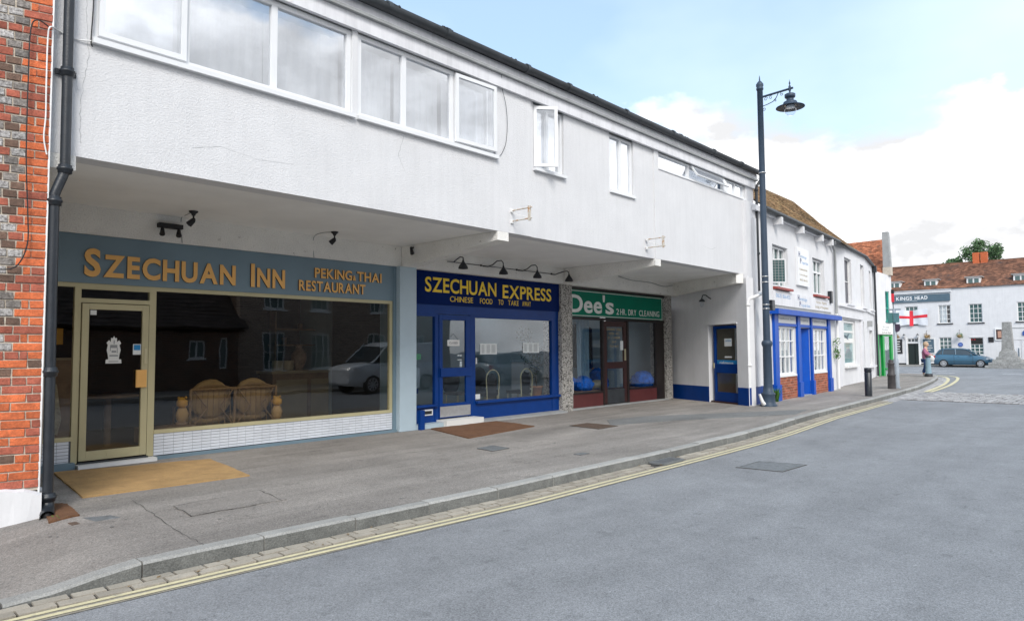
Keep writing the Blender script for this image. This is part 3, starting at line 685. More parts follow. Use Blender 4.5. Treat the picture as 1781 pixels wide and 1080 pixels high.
# ------------------------------------------------------------ brick building at the left
W_ = Frame(1.722, 7.30, math.radians(-14))
bb = empty('brick_building', (1.0, 7.6, 0), 'old orange and grey brick building with white plinth at left edge', 'building')
bx('backing_wall', M['mortar'], bb, -7, -.003, .012, 5, .34, 7.5, W_)
pl = MB(W_); n = 22; rp = random.Random(1); tops = []
for i in range(n+1):
    x = -1.4+1.43*i/n; tops.append((x, .355+rp.uniform(-.006, .008)-(.05*max(0, (x+.10)/.10) if x > -.10 else 0)))
pts_front = [(x, -.075, z) for x, z in tops]; pts_mid = [(x, -.02, z+.012) for x, z in tops]; pts_b = [(x, -.085-.006*math.sin(i*1.7), -.06) for i, (x, z) in enumerate(tops)]; pts_bk = [(x, .3, z+.012) for x, z in tops]; m_ = n+1
pl.add(pts_b+pts_front+pts_mid+pts_bk, [(r_*m_+i, r_*m_+i+1, (r_+1)*m_+i+1, (r_+1)*m_+i) for r_ in range(3) for i in range(n)]+[(m_-1, 4*m_-1, 3*m_-1, 2*m_-1)])
pl.add([(.03, -.085, -.06), (.03, .5, -.06), (.03, .5, .31), (.03, -.075, .31)], [(0, 1, 2, 3)])
pl.build('plinth', M['render_b'], bb)
bx('plinth', M['render_b'], bb, -7, -1.4, -.08, .3, -.06, .36, W_)
bx('painted_edge', M['whitepaint'], bb, -.0025, .012, .004, .5, .31, 6.5, W_)
def brickmesh(L_, seed):
    r_ = random.Random(seed); j = lambda s_=.004: r_.uniform(-s_, s_)
    b = MB(); x0, x1, z0, z1 = -L_/2, L_/2, -.0325, .0325; e = .005
    v = [(x0+j(), e+j(.001), z0+j(.003)), (x1+j(), e, z0+j(.003)), (x1+j(), e, z1+j(.003)), (x0+j(), e, z1+j(.003))]
    f0 = [(x*.975, 0, z*.88) for x, _, z in v]; bk = [(x, .03, z) for x, _, z in v]
    b.add(f0+v+bk, [(0, 1, 2, 3)]+[(4+i, 4+(i+1) % 4, (i+1) % 4, i) for i in range(4)]+[(8+i, 8+(i+1) % 4, 4+(i+1) % 4, 4+i) for i in range(4)])
    return b.mesh('brick', Vector((0, 0, 0)))
bmesh_ = {}
def getbrick(L_, key):
    k = (round(L_, 3), key, random.randint(0, 2))
    if k not in bmesh_:
        me = brickmesh(L_, hash(k[0])+k[2]*7+1); me.materials.append(M[key]); bmesh_[k] = me
    return bmesh_[k]
rr = random.Random(11); random.seed(3); cnt_b = 0; mass = {}
for row in range(80):
    z = .36+.0755*row+.0375
    low = row < 15
    if low:
        lens = []; x = 0
        first = [.1025, .215][row % 2]
        if row % 4 == 3: first = .06
        seq = [first]+[(.215 if rr.random() < .75 else .1025) for _ in range(14)]
    else:
        seq = [.215] if row % 2 == 0 else [.1025, .05]
        seq += [.1025]*26 if rr.random() < .85 else [.1025, .215]+[.1025]*22
    x = 0
    for i, L_ in enumerate(seq):
        xc = x-L_/2; x -= L_+.010
        if x < -2.2: break
        if low: key = rr.choices(['b_orange', 'b_red', 'b_brown'], [.5, .42, .08])[0]
        elif x > -.235: key = 'b_orange' if rr.random() < .74 else 'b_red'
        else: key = rr.choices(['b_brown', 'b_grey', 'b_flint', 'b_red'], [.36, .27, .24, .13] if row < 42 else [.26, .22, .22, .30])[0]
        if key == 'b_orange' and L_ == .1025 and low and rr.random() < .3: key = 'b_red'
        yo = rr.uniform(-.0035, .0035)
        if x > -.50 and z < 5.0 and cnt_b < 300:
            p = W_((xc, yo, z+rr.uniform(-.001, .001))); inst('brick', getbrick(L_, key), None, p, bb, (0, rr.uniform(-.008, .008), W_.ang)); cnt_b += 1
        else:
            mass.setdefault(key, MB(W_)).box(xc-L_/2+.002, xc+L_/2-.002, yo, .03, z-.032, z+.032)
for k, mb in mass.items(): mb.build('brick_mass', M[k], bb, kind='stuff')
# ------------------------------------------------------------ white jettied building
wb = empty('white_shop_building', (9.5, 8, .12), 'long white roughcast building whose upper floor overhangs three shopfronts', 'building')
UZ0, UZ1 = 3.41, 5.72; WZ0, WZ1 = 4.59, 5.69
wall(WF, 'front_wall', M['render'], wb, 1.66, 8.58, UZ0, UZ1, 7.40, .25, [(2.09, 5.06, WZ0, UZ1), (5.14, 7.72, WZ0, UZ1)])
wall(WF, 'front_wall', M['render'], wb, 8.58, 12.50, UZ0, UZ1, 7.425, .225, [(8.66, 9.49, WZ0, UZ1), (10.90, 11.75, WZ0, UZ1)])
wall(WF, 'front_wall', M['render'], wb, 12.50, 17.46, UZ0, UZ1, 7.40, .25, [(12.68, 16.98, 5.345, UZ1)])
for (a, b) in ((1.70, 1.97), (7.755, 8.01), (12.475, 12.70)):
    MB().prism_x(a, b, [(7.402, 3.27), (7.402, 3.409), (9.79, 3.409), (9.79, 3.04)]).build('beam', M['roughcast_old'], wb)
bx('soffit', M['soffit'], wb, 1.62, 18.3, 7.655, 10.2, 3.412, 3.50); bx('upper_floor', M['soffit'], wb, 1.62, 18.3, 10.21, 12.49, 3.412, 3.5)
wall(WF, 'back_wall', M['roughcast_old'], wb, 1.6, 18.2, 3.05, 3.411, 9.80, .3)
bx('interior_floor', M['curtain'], wb, 1.7, 17.4, 7.66, 9.6, 3.51, 3.56)
bx('room_wall', M['tealwall'], wb, 1.7, 17.4, 10.4, 10.5, 3.56, 6.0); bx('ceiling', M['soffit'], wb, 1.7, 17.4, 7.66, 10.4, 5.9, 5.95)
bx('side_wall', M['render'], wb, 17.30, 17.455, 7.66, 12, 3.5, 5.9); bx('side_wall', M['render_b'], wb, 1.66, 1.9, 7.66, 12, 3.5, 5.9)
bx('fascia_board', M['boards'], wb, 1.62, 17.50, 7.34, 7.398, 5.70, 5.895)
bx('fascia_board', M['boards'], wb, 1.62, 17.52, 7.315, 7.398, 5.935, 6.07)
bx('fascia_ledge', M['cement'], wb, 1.62, 17.51, 7.285, 7.398, 5.897, 5.933)
g = MB(); v = []; xsn = np.linspace(1.6, 17.62, 40)
for x in xsn:
    sg = .006*math.sin(x*.9)
    for k in range(8):
        t = math.pi+math.pi*k/7; v.append((x, 7.235+.068*math.cos(t), 6.115+sg+.068*math.sin(t)))
g.add(v, [(i*8+k, i*8+k+1, (i+1)*8+k+1, (i+1)*8+k) for i in range(len(xsn)-1) for k in range(7)], True)
for x in (3.2, 5.5, 6.55, 8.3, 9.4, 11.2, 13.0, 14.9, 16.4): 
    g.tube([(x-.035, 7.235, 6.115), (x+.035, 7.235, 6.115)], .076, 14)
g.build('gutter', M['gutter'], wb)
bx('roof_edge', M['gutter'], wb, 1.6, 17.6, 7.20, 12.5, 6.105, 6.16)
rd = random.Random(8); mm = MB()
for k in range(26):
    x = rd.choice([4.9, 5.6, 5.7, 6.55, 6.6, 7.9, 10.2, 13.3, 13.6])+rd.uniform(-.12, .12); mm.blob((x, 7.22, 6.165), rd.uniform(.012, .03), 6, 4, .3, k, (1.3, 1, .8))
mm.build('moss_clump', M['black'], wb, kind='stuff')
def wall_crack(pts, wd=.0025):
    r_ = random.Random(len(pts)); P = []
    for p, q in zip(pts, pts[1:]):
        for k in range(10): P.append((p[0]+(q[0]-p[0])*k/10+r_.uniform(-.008, .008), p[1]+(q[1]-p[1])*k/10))
    v = []
    for x, z in P: w2 = wd*r_.uniform(.3, 1); v += [(x-w2, 7.3985, z+w2*.5), (x+w2, 7.3985, z-w2*.5)]
    MB().add(v, [(2*i, 2*i+1, 2*i+3, 2*i+2) for i in range(len(P)-1)]).build('hairline_crack', M['cement'], wb)
wall_crack([(1.99, 5.6), (2.02, 4.9), (2.05, 4.4), (1.99, 3.9), (2.0, 3.5)]); wall_crack([(3.05, 3.72), (3.35, 3.80), (3.8, 3.74), (4.3, 3.78)], .003); wall_crack([(5.9, 4.5), (5.8, 4.2), (5.95, 3.95)], .003)
wall_crack([(14.6, 3.9), (15.0, 3.86), (15.3, 3.95)], .004)
# upper windows
wA = window(wb, WF, 2.10, 5.05, WZ0, 5.695, 7.43, M['upvc'], M['glass_up'], (2.975, 3.99), (), .06, .075, .07, sill=(.03, .09, .055))
wB = window(wb, WF, 5.15, 7.715, WZ0, 5.695, 7.43, M['upvc'], M['glass_up'], (5.925, 6.83), (), .06, .075, .07, sill=(.03, .09, .055))
bx('window_post', M['upvc'], wb, 5.055, 5.145, 7.41, 7.6, 4.53, 5.70)
def sash(parent, fr, x0, x1, z0, z1, y, fw=.055, gm='glass_up', mat='upvc', name='casement'):
    m_ = MB(fr); m_.box(x0, x0+fw, y, y+.045, z0, z1).box(x1-fw, x1, y, y+.045, z0, z1).box(x0+fw, x1-fw, y, y+.045, z0, z0+fw).box(x0+fw, x1-fw, y, y+.045, z1-fw, z1)
    o = m_.build(name, M[mat], parent); bx('pane', M[gm], o, x0+fw-.003, x1-fw+.003, y+.02, y+.025, z0+fw-.003, z1-fw+.003, fr); return o
sash(wA, WF, 2.13, 2.965, 4.635, 5.665, 7.385)
sash(wB, Frame(6.86, 7.41, math.radians(-3)), 0, .83, 4.635, 5.665, -.035)
wC = window(wb, WF, 8.67, 9.48, WZ0, 5.695, 7.46, M['upvc'], M['glass_up'], (9.08,), (), .05, .06, .07, sill=(.02, .10, .05), each=False)
sash(wC, Frame(8.69, 7.44, math.radians(-40.7)), 0, .415, 4.62, 5.655, 0)
wD = window(wb, WF, 10.91, 11.74, WZ0, 5.695, 7.46, M['upvc'], M['glass_up'], (11.33,), (), .05, .07, .07, sill=(.02, .08, .05))
wE = window(wb, WF, 12.69, 16.97, 5.355, 5.695, 7.44, M['upvc'], M['glass_up'], (14.06, 15.80, 16.44), (), .035, .07, .07, sill=(.02, .06, .035))
fr_aw = MB(); # top hung light pushed open
t_ = math.radians(32); a0, a1 = 14.13, 15.76; H_ = .29
def awp(x, d, off=0): return (x, 7.435-math.sin(t_)*d-off*math.cos(t_), 5.675-math.cos(t_)*d+off*math.sin(t_))
def awbox(x0, x1, d0, d1, th=.03): 
    v = [awp(x0, d0), awp(x1, d0), awp(x1, d1), awp(x0, d1), awp(x0, d0, th), awp(x1, d0, th), awp(x1, d1, th), awp(x0, d1, th)]
    return v, [(0, 1, 2, 3), (7, 6, 5, 4), (0, 4, 5, 1), (1, 5, 6, 2), (2, 6, 7, 3), (3, 7, 4, 0)]
for q in ((a0, a1, 0, .035), (a0, a1, H_-.035, H_), (a0, a0+.05, .035, H_-.035), (a1-.05, a1, .035, H_-.035)): fr_aw.add(*awbox(*q))
aw = fr_aw.build('casement', M['upvc'], wE); MB().add(*awbox(a0+.05, a1-.05, .035, H_-.035, .006)).build('pane', M['glass_up'], wE)
bx('white_panel', M['upvc'], wE, 15.84, 16.10, 7.452, 7.47, 5.39, 5.66)
for (a, b, z0, z1, mat_, y) in ((2.2, 2.95, 4.6, 5.66, 'curtain', 7.72), (3.0, 4.0, 4.6, 5.66, 'curtain', 7.75), (4.0, 5.05, 4.6, 5.66, 'curtain', 7.72), (5.2, 5.9, 4.6, 5.66, 'curtain', 7.72), (6.0, 6.8, 4.6, 5.66, 'curtain', 7.75), (6.85, 7.7, 4.6, 5.66, 'curtain', 7.7), (10.95, 11.7, 4.6, 5.66, 'curtain', 7.75), (8.9, 9.45, 4.6, 5.66, 'curtainblue', 7.8), (16.15, 16.4, 5.36, 5.68, 'curtain', 7.6), (16.55, 16.8, 5.36, 5.68, 'curtain', 7.6)):
    curtain(wb, WF, a, b, z0, z1, y, M[mat_])
# end wall of the undercroft with the estate agent's door
E_ = fr_seg((17.97, 10.2), (16.6, 7.28))
wall(E_, 'end_wall', M['render_b'], wb, -.35, 3.225, .08, 3.30, 0, .22, [(1.70, 2.83, .05, 2.17)])
bx('painted_band', M['blue'], wb, -.3, 1.70, -.006, 0, .08, .53, E_); bx('painted_band', M['blue'], wb, 2.83, 3.228, -.006, 0, .08, .56, E_)
MB(E_).prism_y(-.24, -.02, [(-.25, 3.04), (-.25, 3.41), (3.15, 3.41), (3.15, 3.17)]).build('beam', M['roughcast_old'], wb)
bx('door_lintel', M['render_b'], wb, 1.58, 2.86, -.03, -.003, 2.17, 2.20, E_)
ds = MB(E_).box(1.80, 1.87, .09, .15, .16, 2.14).box(2.76, 2.81, .09, .15, .16, 2.14).box(1.87, 2.76, .09, .15, 2.06, 2.14).box(1.87, 2.76, .09, .15, .16, .40).box(1.87, 2.76, .09, .15, .90, 1.14)
dr = ds.build('blue_door', M['blue'], wb, bevel=.004)
bx('pane', M['glass'], dr, 1.87, 2.76, .12, .126, .40, .90, E_); bx('pane', M['glass'], dr, 1.87, 2.76, .12, .126, 1.14, 2.06, E_)
bx('door_step', M['brown'], dr, 1.74, 2.82, .02, .16, .10, .16, E_); bx('lock', M['cream'], dr, 1.80, 1.83, .07, .09, 1.02, 1.16, E_)
bx('window_sticker', M['paper'], dr, 2.22, 2.50, .112, .115, 1.60, 1.80, E_); bx('window_sticker', M['stickblue'], dr, 1.92, 2.70, .1085, .1115, 1.06, 1.24, E_)
letters(dr, 'rightmove', E_, 2.02, 2.55, 1.115, .10, M['signwhite'], .1075, .002, .01, joined=True)
letters(dr, 'OPEN', E_, 2.25, 2.47, 1.72, .04, M['stickblue'], .1115, .002, .012, joined=True)
bx('window_sticker', M['paper'], dr, 2.22, 2.50, .112, .115, 1.30, 1.34, E_)
MB(E_).prism_z(.1, 2.4, [(1.3, 2.2), (2.98, .30), (2.98, .24), (1.3, 2.1)]).build('passage_wall', M['beigewall'], wb); MB(E_).prism_z(.1, 2.4, [(1.45, .24), (1.5, .24), (1.5, 1.2), (1.45, 1.2)]).build('passage_wall', M['beigewall'], wb); MB(E_).prism_z(.1, .14, [(1.5, .24), (2.95, .24), (1.5, 1.9)]).build('passage_floor', M['darkfloor'], wb); bx('inner_door', M['curtain'], wb, 1.75, 2.1, .85, .9, .14, 2.2, E_)
# pillars
bx('pillar', M['paleblue'], wb, 7.665, 8.045, 9.72, 10.3, .12, 3.048, bevel=.006)
bx('shaded_pillar_return', M['greyblue'], wb, 7.60, 7.663, 9.82, 10.2, .12, 3.046)  # darker strip, the shade on the pillar's left side put into colour
bx('pillar', M['pebble'], wb, 12.43, 12.83, 9.85, 10.4, .12, 3.048)
bx('pillar', M['pebble'], wb, 17.33, 17.64, 9.97, 10.5, .12, 3.12)
# ---- restaurant shopfront
rf = MB(); Y = 9.85
rf.box(1.98, 7.60, Y, Y+.07, 2.375, 2.43); rf.box(2.655, 2.725, Y, Y+.07, .17, 2.375); rf.box(3.535, 3.62, Y, Y+.07, .17, 2.375); rf.box(7.545, 7.60, Y, Y+.07, .46, 2.375)
rf.box(3.62, 7.545, Y-.01, Y+.07, .46, .51); rf.box(1.7, 2.655, Y-.01, Y+.07, .46, .51); rf.box(2.725, 3.535, Y, Y+.07, 2.185, 2.24); rf.box(2.725, 3.535, Y+.004, Y+.066, 2.355, 2.375)
rs = rf.build('restaurant_shopfront', M['cream'], wb)
bx('pane', M['glass_dark'], rs, 3.615, 7.55, Y+.03, Y+.036, .505, 2.38); bx('pane', M['glass_dark'], rs, 1.7, 2.66, Y+.03, Y+.036, .505, 2.38); bx('pane', M['glass'], rs, 2.72, 3.54, Y+.03, Y+.036, 2.235, 2.36)
dl = MB().box(2.735, 2.815, Y-.015, Y+.03, .20, 2.175).box(3.445, 3.525, Y-.015, Y+.03, .20, 2.175).box(2.815, 3.445, Y-.015, Y+.03, 2.10, 2.175).box(2.815, 3.445, Y-.015, Y+.03, .20, .315).build('glazed_door', M['cream'], rs, bevel=.003)
bx('pane', M['glass_dark'], rs, 2.812, 3.448, Y+.004, Y+.010, .312, 2.103)
bx('door_handle', M['gold'], rs, 3.37, 3.50, Y-.055, Y-.02, 1.09, 1.32, bevel=.004); bx('lock_plate', M['chrome'], rs, 3.475, 3.505, Y-.022, Y-.016, 1.40, 1.60)
bx('letter_flap', M['cream'], rs, 3.05, 3.30, Y-.022, Y-.016, .235, .285)
bx('window_sticker', M['paper'], rs, 2.83, 2.90, Y-.002, Y+.001, 2.03, 2.09); bx('window_sticker', M['paper'], rs, 3.34, 3.44, Y-.002, Y+.001, 1.52, 1.66); bx('window_sticker', M['stickblue'], rs, 3.35, 3.43, Y-.0045, Y-.0025, 1.58, 1.65)
cr = MB(); rd = random.Random(2)   # pale heraldic transfer on the glass
prof = [(-.115, 0), (-.11, .05), (-.075, .055), (-.085, .12), (-.10, .17), (-.085, .24), (-.105, .265), (-.07, .30), (-.045, .275), (-.04, .33), (-.015, .325), (0, .355), (.015, .325), (.04, .33), (.045, .275), (.075, .30), (.105, .26), (.08, .235), (.10, .17), (.085, .12), (.075, .055), (.11, .05), (.115, 0)]
cr.prism_y(Y-.001, Y+.002, [(3.11+a*.82, 1.41+b) for a, b in prof]); cr.build('crest_transfer', M['signwhite'], rs)
cr = MB()
for (a, b, c, d) in ((-.05, .20, .05, .24), (-.06, .09, .06, .11), (-.03, .14, .035, .165), (-.07, .02, .07, .03), (-.005, .25, .01, .30), (-.055, .16, -.045, .23), (.045, .13, .055, .2)): cr.box(3.11+a*.82, 3.11+c*.82, Y-.0025, Y-.0015, 1.41+b, 1.41+d)
cr.build('crest_detail', M['cement'], rs, kind='stuff')
# stall riser tiles
bx('riser_backing', M['grout'], rs, 3.62, 7.60, Y+.012, Y+.09, .165, .459); bx('riser_backing', M['grout'], rs, 1.7, 2.655, Y+.012, Y+.09, .165, .459)
tm = MB().box(-.0625, .0625, 0, .010, -.0178, .0178).mesh('wall_tile', Vector((0, 0, 0))); tm.materials.append(M['tile']); rt = random.Random(6)
for (xa, nn_) in ((3.625, 31), (1.99, 5)):
    for r_ in range(7):
        for c_ in range(nn_):
            inst('wall_tile', tm, None, (xa+.0645+c_*.1285, Y+.003+rt.uniform(-.0006, .0006), .190+r_*.0415), rs, (rt.uniform(-.012, .012), 0, rt.uniform(-.006, .006)))
bx('plinth_board', M['greyblue'], rs, 3.62, 7.66, 9.79, 9.845, .10, .162); bx('plinth_board', M['greyblue'], rs, 1.7, 2.68, 9.76, 9.845, .10, .20)
bx('door_step', M['whitepaint'], rs, 2.70, 3.62, 9.70, 9.848, .08, .165)
bx('threshold', M['gutter'], rs, 2.72, 3.54, 9.80, 9.86, .166, .185)
# restaurant room
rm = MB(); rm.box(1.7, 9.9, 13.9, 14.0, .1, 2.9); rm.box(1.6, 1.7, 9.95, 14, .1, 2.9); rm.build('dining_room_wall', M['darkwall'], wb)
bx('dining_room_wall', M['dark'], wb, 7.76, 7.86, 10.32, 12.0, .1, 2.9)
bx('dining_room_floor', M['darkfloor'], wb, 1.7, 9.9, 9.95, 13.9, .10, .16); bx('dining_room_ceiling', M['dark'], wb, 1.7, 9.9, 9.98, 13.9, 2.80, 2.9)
# ---- takeaway shopfront
Y = 9.95; ef = MB()
ef.box(8.045, 12.43, Y-.005, Y+.08, 2.245, 2.42); ef.box(8.045, 8.08, Y, Y+.08, .15, 2.245); ef.box(8.69, 8.775, Y, Y+.08, .15, 2.245); ef.box(9.62, 9.755, Y, Y+.08, .15, 2.245); ef.box(12.19, 12.43, Y, Y+.08, .15, 2.245)
ef.box(8.08, 8.69, Y, Y+.08, 2.19, 2.245); ef.box(9.755, 12.19, Y, Y+.08, 2.20, 2.245)
ef.box(9.755, 12.19, Y+.01, Y+.08, .15, .53); ef.box(8.08, 8.69, Y+.01, Y+.08, .15, .53)
es = ef.build('takeaway_shopfront', M['blue'], wb)
bx('window_sill', M['blue'], es, 9.76, 12.43, Y-.06, Y+.009, .475, .525, bevel=.005); bx('window_sill', M['blue'], es, 8.05, 8.72, Y-.06, Y-.001, .49, .535, bevel=.005)
bx('pane', M['glass'], es, 8.078, 8.692, Y+.04, Y+.046, .528, 2.192); bx('pane', M['glass'], es, 9.753, 12.192, Y+.04, Y+.046, .528, 2.202)
MB().box(8.785, 8.875, Y-.01, Y+.04, .255, 2.235).box(9.49, 9.61, Y-.01, Y+.04, .255, 2.235).box(8.875, 9.49, Y-.01, Y+.04, 2.13, 2.235).box(8.875, 9.49, Y-.01, Y+.04, .255, .53).box(8.875, 9.49, Y-.01, Y+.04, 1.05, 1.10).build('glazed_door', M['blue'], es, bevel=.004)
bx('push_bar', M['blue'], es, 8.80, 9.60, Y-.045, Y-.012, 1.04, 1.21, bevel=.004); bx('kick_plate', M['alu'], es, 8.80, 9.60, Y-.018, Y-.012, .275, .475)
bx('pane', M['glass'], es, 8.872, 9.493, Y+.012, Y+.018, .527, 2.133)
bx('letter_box', M['whitepaint'], es, 8.33, 8.62, Y-.012, Y+.009, .335, .445); bx('letter_slot', M['black'], es, 8.36, 8.59, Y-.020, Y-.0125, .36, .42)
MB().prism_x(9.62, 12.43, [(9.70, .08), (9.70, .15), (9.96, .165), (9.96, .08)]).build('shop_step', M['cement'], es); bx('shop_step', M['signwhite'], es, 8.72, 9.70, 9.66, 9.97, .08, .235); bx('shop_step', M['paleblue'], es, 8.05, 8.715, 9.74, 9.96, .08, .20)
bx('blue_pipe_stub', M['blue'], es, 8.09, 8.19, 9.66, 9.73, .12, .47)
bx('hanging_notice', M['signwhite'], es, 9.00, 9.32, Y-.004, Y+.002, 1.63, 1.75)
letters(es, 'CLOSED', WF, 9.05, 9.27, 1.67, .04, M['ink'], Y-.0045, .001, .0, joined=True, name='notice_lettering')
MB().tube([(9.03, Y, 1.75), (9.16, Y, 1.87), (9.29, Y, 1.75)], .003, 5).build('notice_cord', M['ink'], es)
for (a, b, z0, z1, mt) in ((9.93, 10.42, 1.46, 1.68, 'paper'), (11.24, 11.78, 1.48, 1.70, 'paper'), (9.30, 9.42, 1.43, 1.46, 'signwhite'), (9.30, 9.42, 1.35, 1.37, 'signwhite'), (9.36, 9.42, 1.22, 1.33, 'paper'), (9.80, 9.84, 1.27, 1.39, 'signwhite'), (9.78, 9.92, .56, .66, 'paper')):
    bx('window_notice', M[mt], es, a, b, Y+.034, Y+.038, z0, z1)
pr = MB()
for (a, b, z0, z1) in ((9.95, 10.4, 1.48, 1.66), (11.26, 11.76, 1.5, 1.68)):
    for i in range(3):
        for j in range(9):
            x = a+.02+i*(b-a-.02)/3; pr.box(x, x+.08+.04*((i*7+j*3) % 3)/2, Y+.0325, Y+.0335, z0+.01+j*.019, z0+.015+j*.019)
pr.build('menu_print', M['ink'], es, kind='stuff')
bx('takeaway_wall', M['tealwall'], wb, 8.05, 13.6, 13.4, 13.5, .1, 2.9); bx('takeaway_wall', M['tealwall'], wb, 12.9, 13.0, 10.42, 13.4, .1, 2.9); bx('takeaway_wall', M['tealwall'], wb, 7.87, 7.97, 10.32, 13.4, .1, 2.9)
bx('takeaway_floor', M['greyfloor'], wb, 7.97, 12.9, 10.06, 13.4, .10, .16); bx('takeaway_ceiling', M['soffit'], wb, 7.97, 12.9, 10.06, 12.5, 2.7, 2.8); bx('added_rooflight', M['glass_soft'], wb, 7.97, 12.9, 12.5, 13.4, 2.75, 2.76)  # roof glass at the back is added to let daylight into the takeaway
# ---- dry cleaner shopfront
Y = 10.05; df = MB()
df.box(12.83, 17.33, Y-.02, Y+.09, 2.27, 2.335); df.box(12.83, 12.87, Y, Y+.08, .15, 2.27); df.box(14.33, 14.40, Y, Y+.08, .15, 2.27); df.box(15.44, 15.53, Y, Y+.08, .15, 2.27); df.box(16.90, 17.33, Y, Y+.08, .15, 2.27)
df.box(12.83, 17.33, Y-.05, Y+.09, 2.975, 3.046); df.box(12.87, 14.33, Y-.02, Y+.08, .475, .51); df.box(15.53, 16.90, Y-.02, Y+.08, .49, .52)
dc = df.build('dry_cleaner_shopfront', M['brownblack'], wb)
bx('stall_panel', M['panelbrown'], dc, 12.85, 14.33, Y+.005, Y+.07, .15, .475); bx('stall_panel', M['panelbrown'], dc, 15.53, 16.90, Y+.005, Y+.07, .15, .49)
bx('pane', M['glass'], dc, 12.868, 14.332, Y+.04, Y+.046, .508, 2.272); bx('pane', M['glass'], dc, 15.528, 16.902, Y+.04, Y+.046, .518, 2.272)
MB().box(14.41, 14.53, Y+.01, Y+.06, .17, 2.26).box(15.30, 15.43, Y+.01, Y+.06, .17, 2.26).box(14.53, 15.30, Y+.01, Y+.06, 2.12, 2.26).box(14.53, 15.30, Y+.01, Y+.06, 1.05, 1.22).build('glazed_door', M['brown'], dc, bevel=.004)
bx('kick_plate', M['gutter'], dc, 14.53, 15.30, Y+.01, Y+.06, .17, .53); bx('door_handle', M['chrome'], dc, 15.32, 15.35, Y-.02, Y+.01, 1.25, 1.55)
bx('pane', M['glass'], dc, 14.527, 15.303, Y+.03, Y+.036, .53, 1.05); bx('pane', M['glass'], dc, 14.527, 15.303, Y+.03, Y+.036, 1.22, 2.12)
for i, (tx, w0) in enumerate((('OPENING TIMES', .33), ('MON - FRI', .22), ('8 - 5.30PM', .26), ('SAT', .10), ('9am-1pm', .20))):
    letters(dc, tx, WF, 14.88-w0, 14.88+w0, 2.02-i*.105, .055, M['stool'], Y+.028, .002, .012, joined=True, name='door_lettering')
bx('window_sticker', M['paper'], dc, 15.16, 15.29, Y+.024, Y+.028, 1.52, 1.76); bx('shop_step', M['cement'], dc, 12.83, 17.33, 9.93, 10.12, .08, .15)
sp_ = bx('window_notice', M['signwhite'], dc, 12.86, 13.10, Y-.01, Y-.004, .50, .78)
for i, (tx, c_) in enumerate((('2 HOUR', 'redsill'), ('SERVICE', 'ink'), ('SHIRTS', 'redsill'), ('REPAIR', 'ink'))): letters(dc, tx, WF, 12.88, 13.07, .71-i*.065, .035, M[c_], Y-.0105, .001, .01, joined=True, name='notice_lettering')
bx('cleaner_wall', M['tealwall'], wb, 13.0, 18.4, 13.0, 13.1, .1, 2.9); bx('cleaner_wall', M['darkwall'], wb, 13.0, 13.06, 10.6, 13.0, .1, 2.9); bx('cleaner_floor', M['darkfloor'], wb, 13.0, 18.4, 10.15, 13.0, .1, .16); bx('cleaner_ceiling', M['soffit'], wb, 13.0, 18.4, 10.15, 12.5, 2.6, 2.7); bx('added_rooflight', M['glass_soft'], wb, 13.0, 18.4, 12.5, 13.0, 2.65, 2.66)  # glazed roof strip invented to brighten the cleaner's room
bx('reflection_backdrop', pmat('pale_blue_reflection', (.22, .29, .34), .7, .08, 2), dc, 15.55, 18.35, 10.75, 10.80, .16, 2.58)  # added backdrop, its pale blue stands in for the reflection in this window
curtain(dc, WF, 13.95, 14.40, .55, 2.35, 10.55, pmat('blue_grey_drape', (.20, .32, .42), .8, .15, 9, stretch=(9, 9, .2)), .03, 20)
# gutter downpipe at the left of the building
def pipe_collar(mb, x, y, z, r, h=.07): mb.lathe(x, y, [(r*1.02, z-h/2), (r*1.35, z-h/2+.008), (r*1.35, z-.012), (r*1.55, z-.006), (r*1.55, z+.012), (r*1.3, z+.018), (r*1.3, z+h/2-.006), (r*1.02, z+h/2)], 18)
dp = empty('downpipe', (1.80, 7.32, .05), 'thick black iron downpipe with collars on the corner beside the brick wall', 'drainpipe')
MB().tube([(1.862, 7.325, 6.08), (1.857, 7.325, 4.7), (1.862, 7.325, 3.28), (1.862, 7.325, 3.24), (1.845, 7.325, 3.18), (1.80, 7.325, 3.05), (1.785, 7.325, 3.0), (1.785, 7.325, 2.95), (1.79, 7.32, 1.6), (1.80, 7.31, .30)], .043, 18).build('pipe', M['blackiron'], dp)
for (x, y, z, r_, h_) in ((1.858, 7.325, 4.17, .043, .09), (1.862, 7.325, 3.25, .043, .09), (1.785, 7.325, 2.94, .043, .09), (1.792, 7.32, 1.38, .043, .09), (1.80, 7.31, .26, .046, .08)):
    c_ = MB(); pipe_collar(c_, x, y, z, r_, h_); c_.build('collar', M['blackiron'], dp)
bx('pipe_bracket', M['blackiron'], dp, 1.77, 1.945, 7.372, 7.392, 4.15, 4.20)
MB().tube([(1.80, 7.31, .27), (1.80, 7.305, .20), (1.79, 7.27, .15), (1.77, 7.19, .125), (1.76, 7.14, .115)], [.050, .052, .055, .056, .058], 18, caps=False).build('shoe', M['blackiron'], dp)
MB().lathe(0, 0, [(.001, 0), (.050, .0)], 16).v
so = MB(); so.blob((1.775, 7.20, .125), .046, 12, 8); so.build('shoe_mouth', M['black'], dp)
dp2 = empty('downpipe', (17.5, 7.3, 3.2), 'slim black downpipe at the far end of the white building', 'drainpipe')
MB().tube([(17.63, 7.235, 6.08), (17.63, 7.24, 5.98), (17.50, 7.30, 5.80), (17.47, 7.32, 5.70), (17.47, 7.32, 3.02)], .036, 12).build('pipe', M['blackiron'], dp2)
for z in (5.66, 4.0):
    c_ = MB(); pipe_collar(c_, 17.47, 7.32, z, .036); c_.build('collar', M['blackiron'], dp2)
dp3 = empty('downpipe', (16.75, 7.2, .12), 'white painted downpipe with a bend on the corner by the blue door', 'drainpipe')
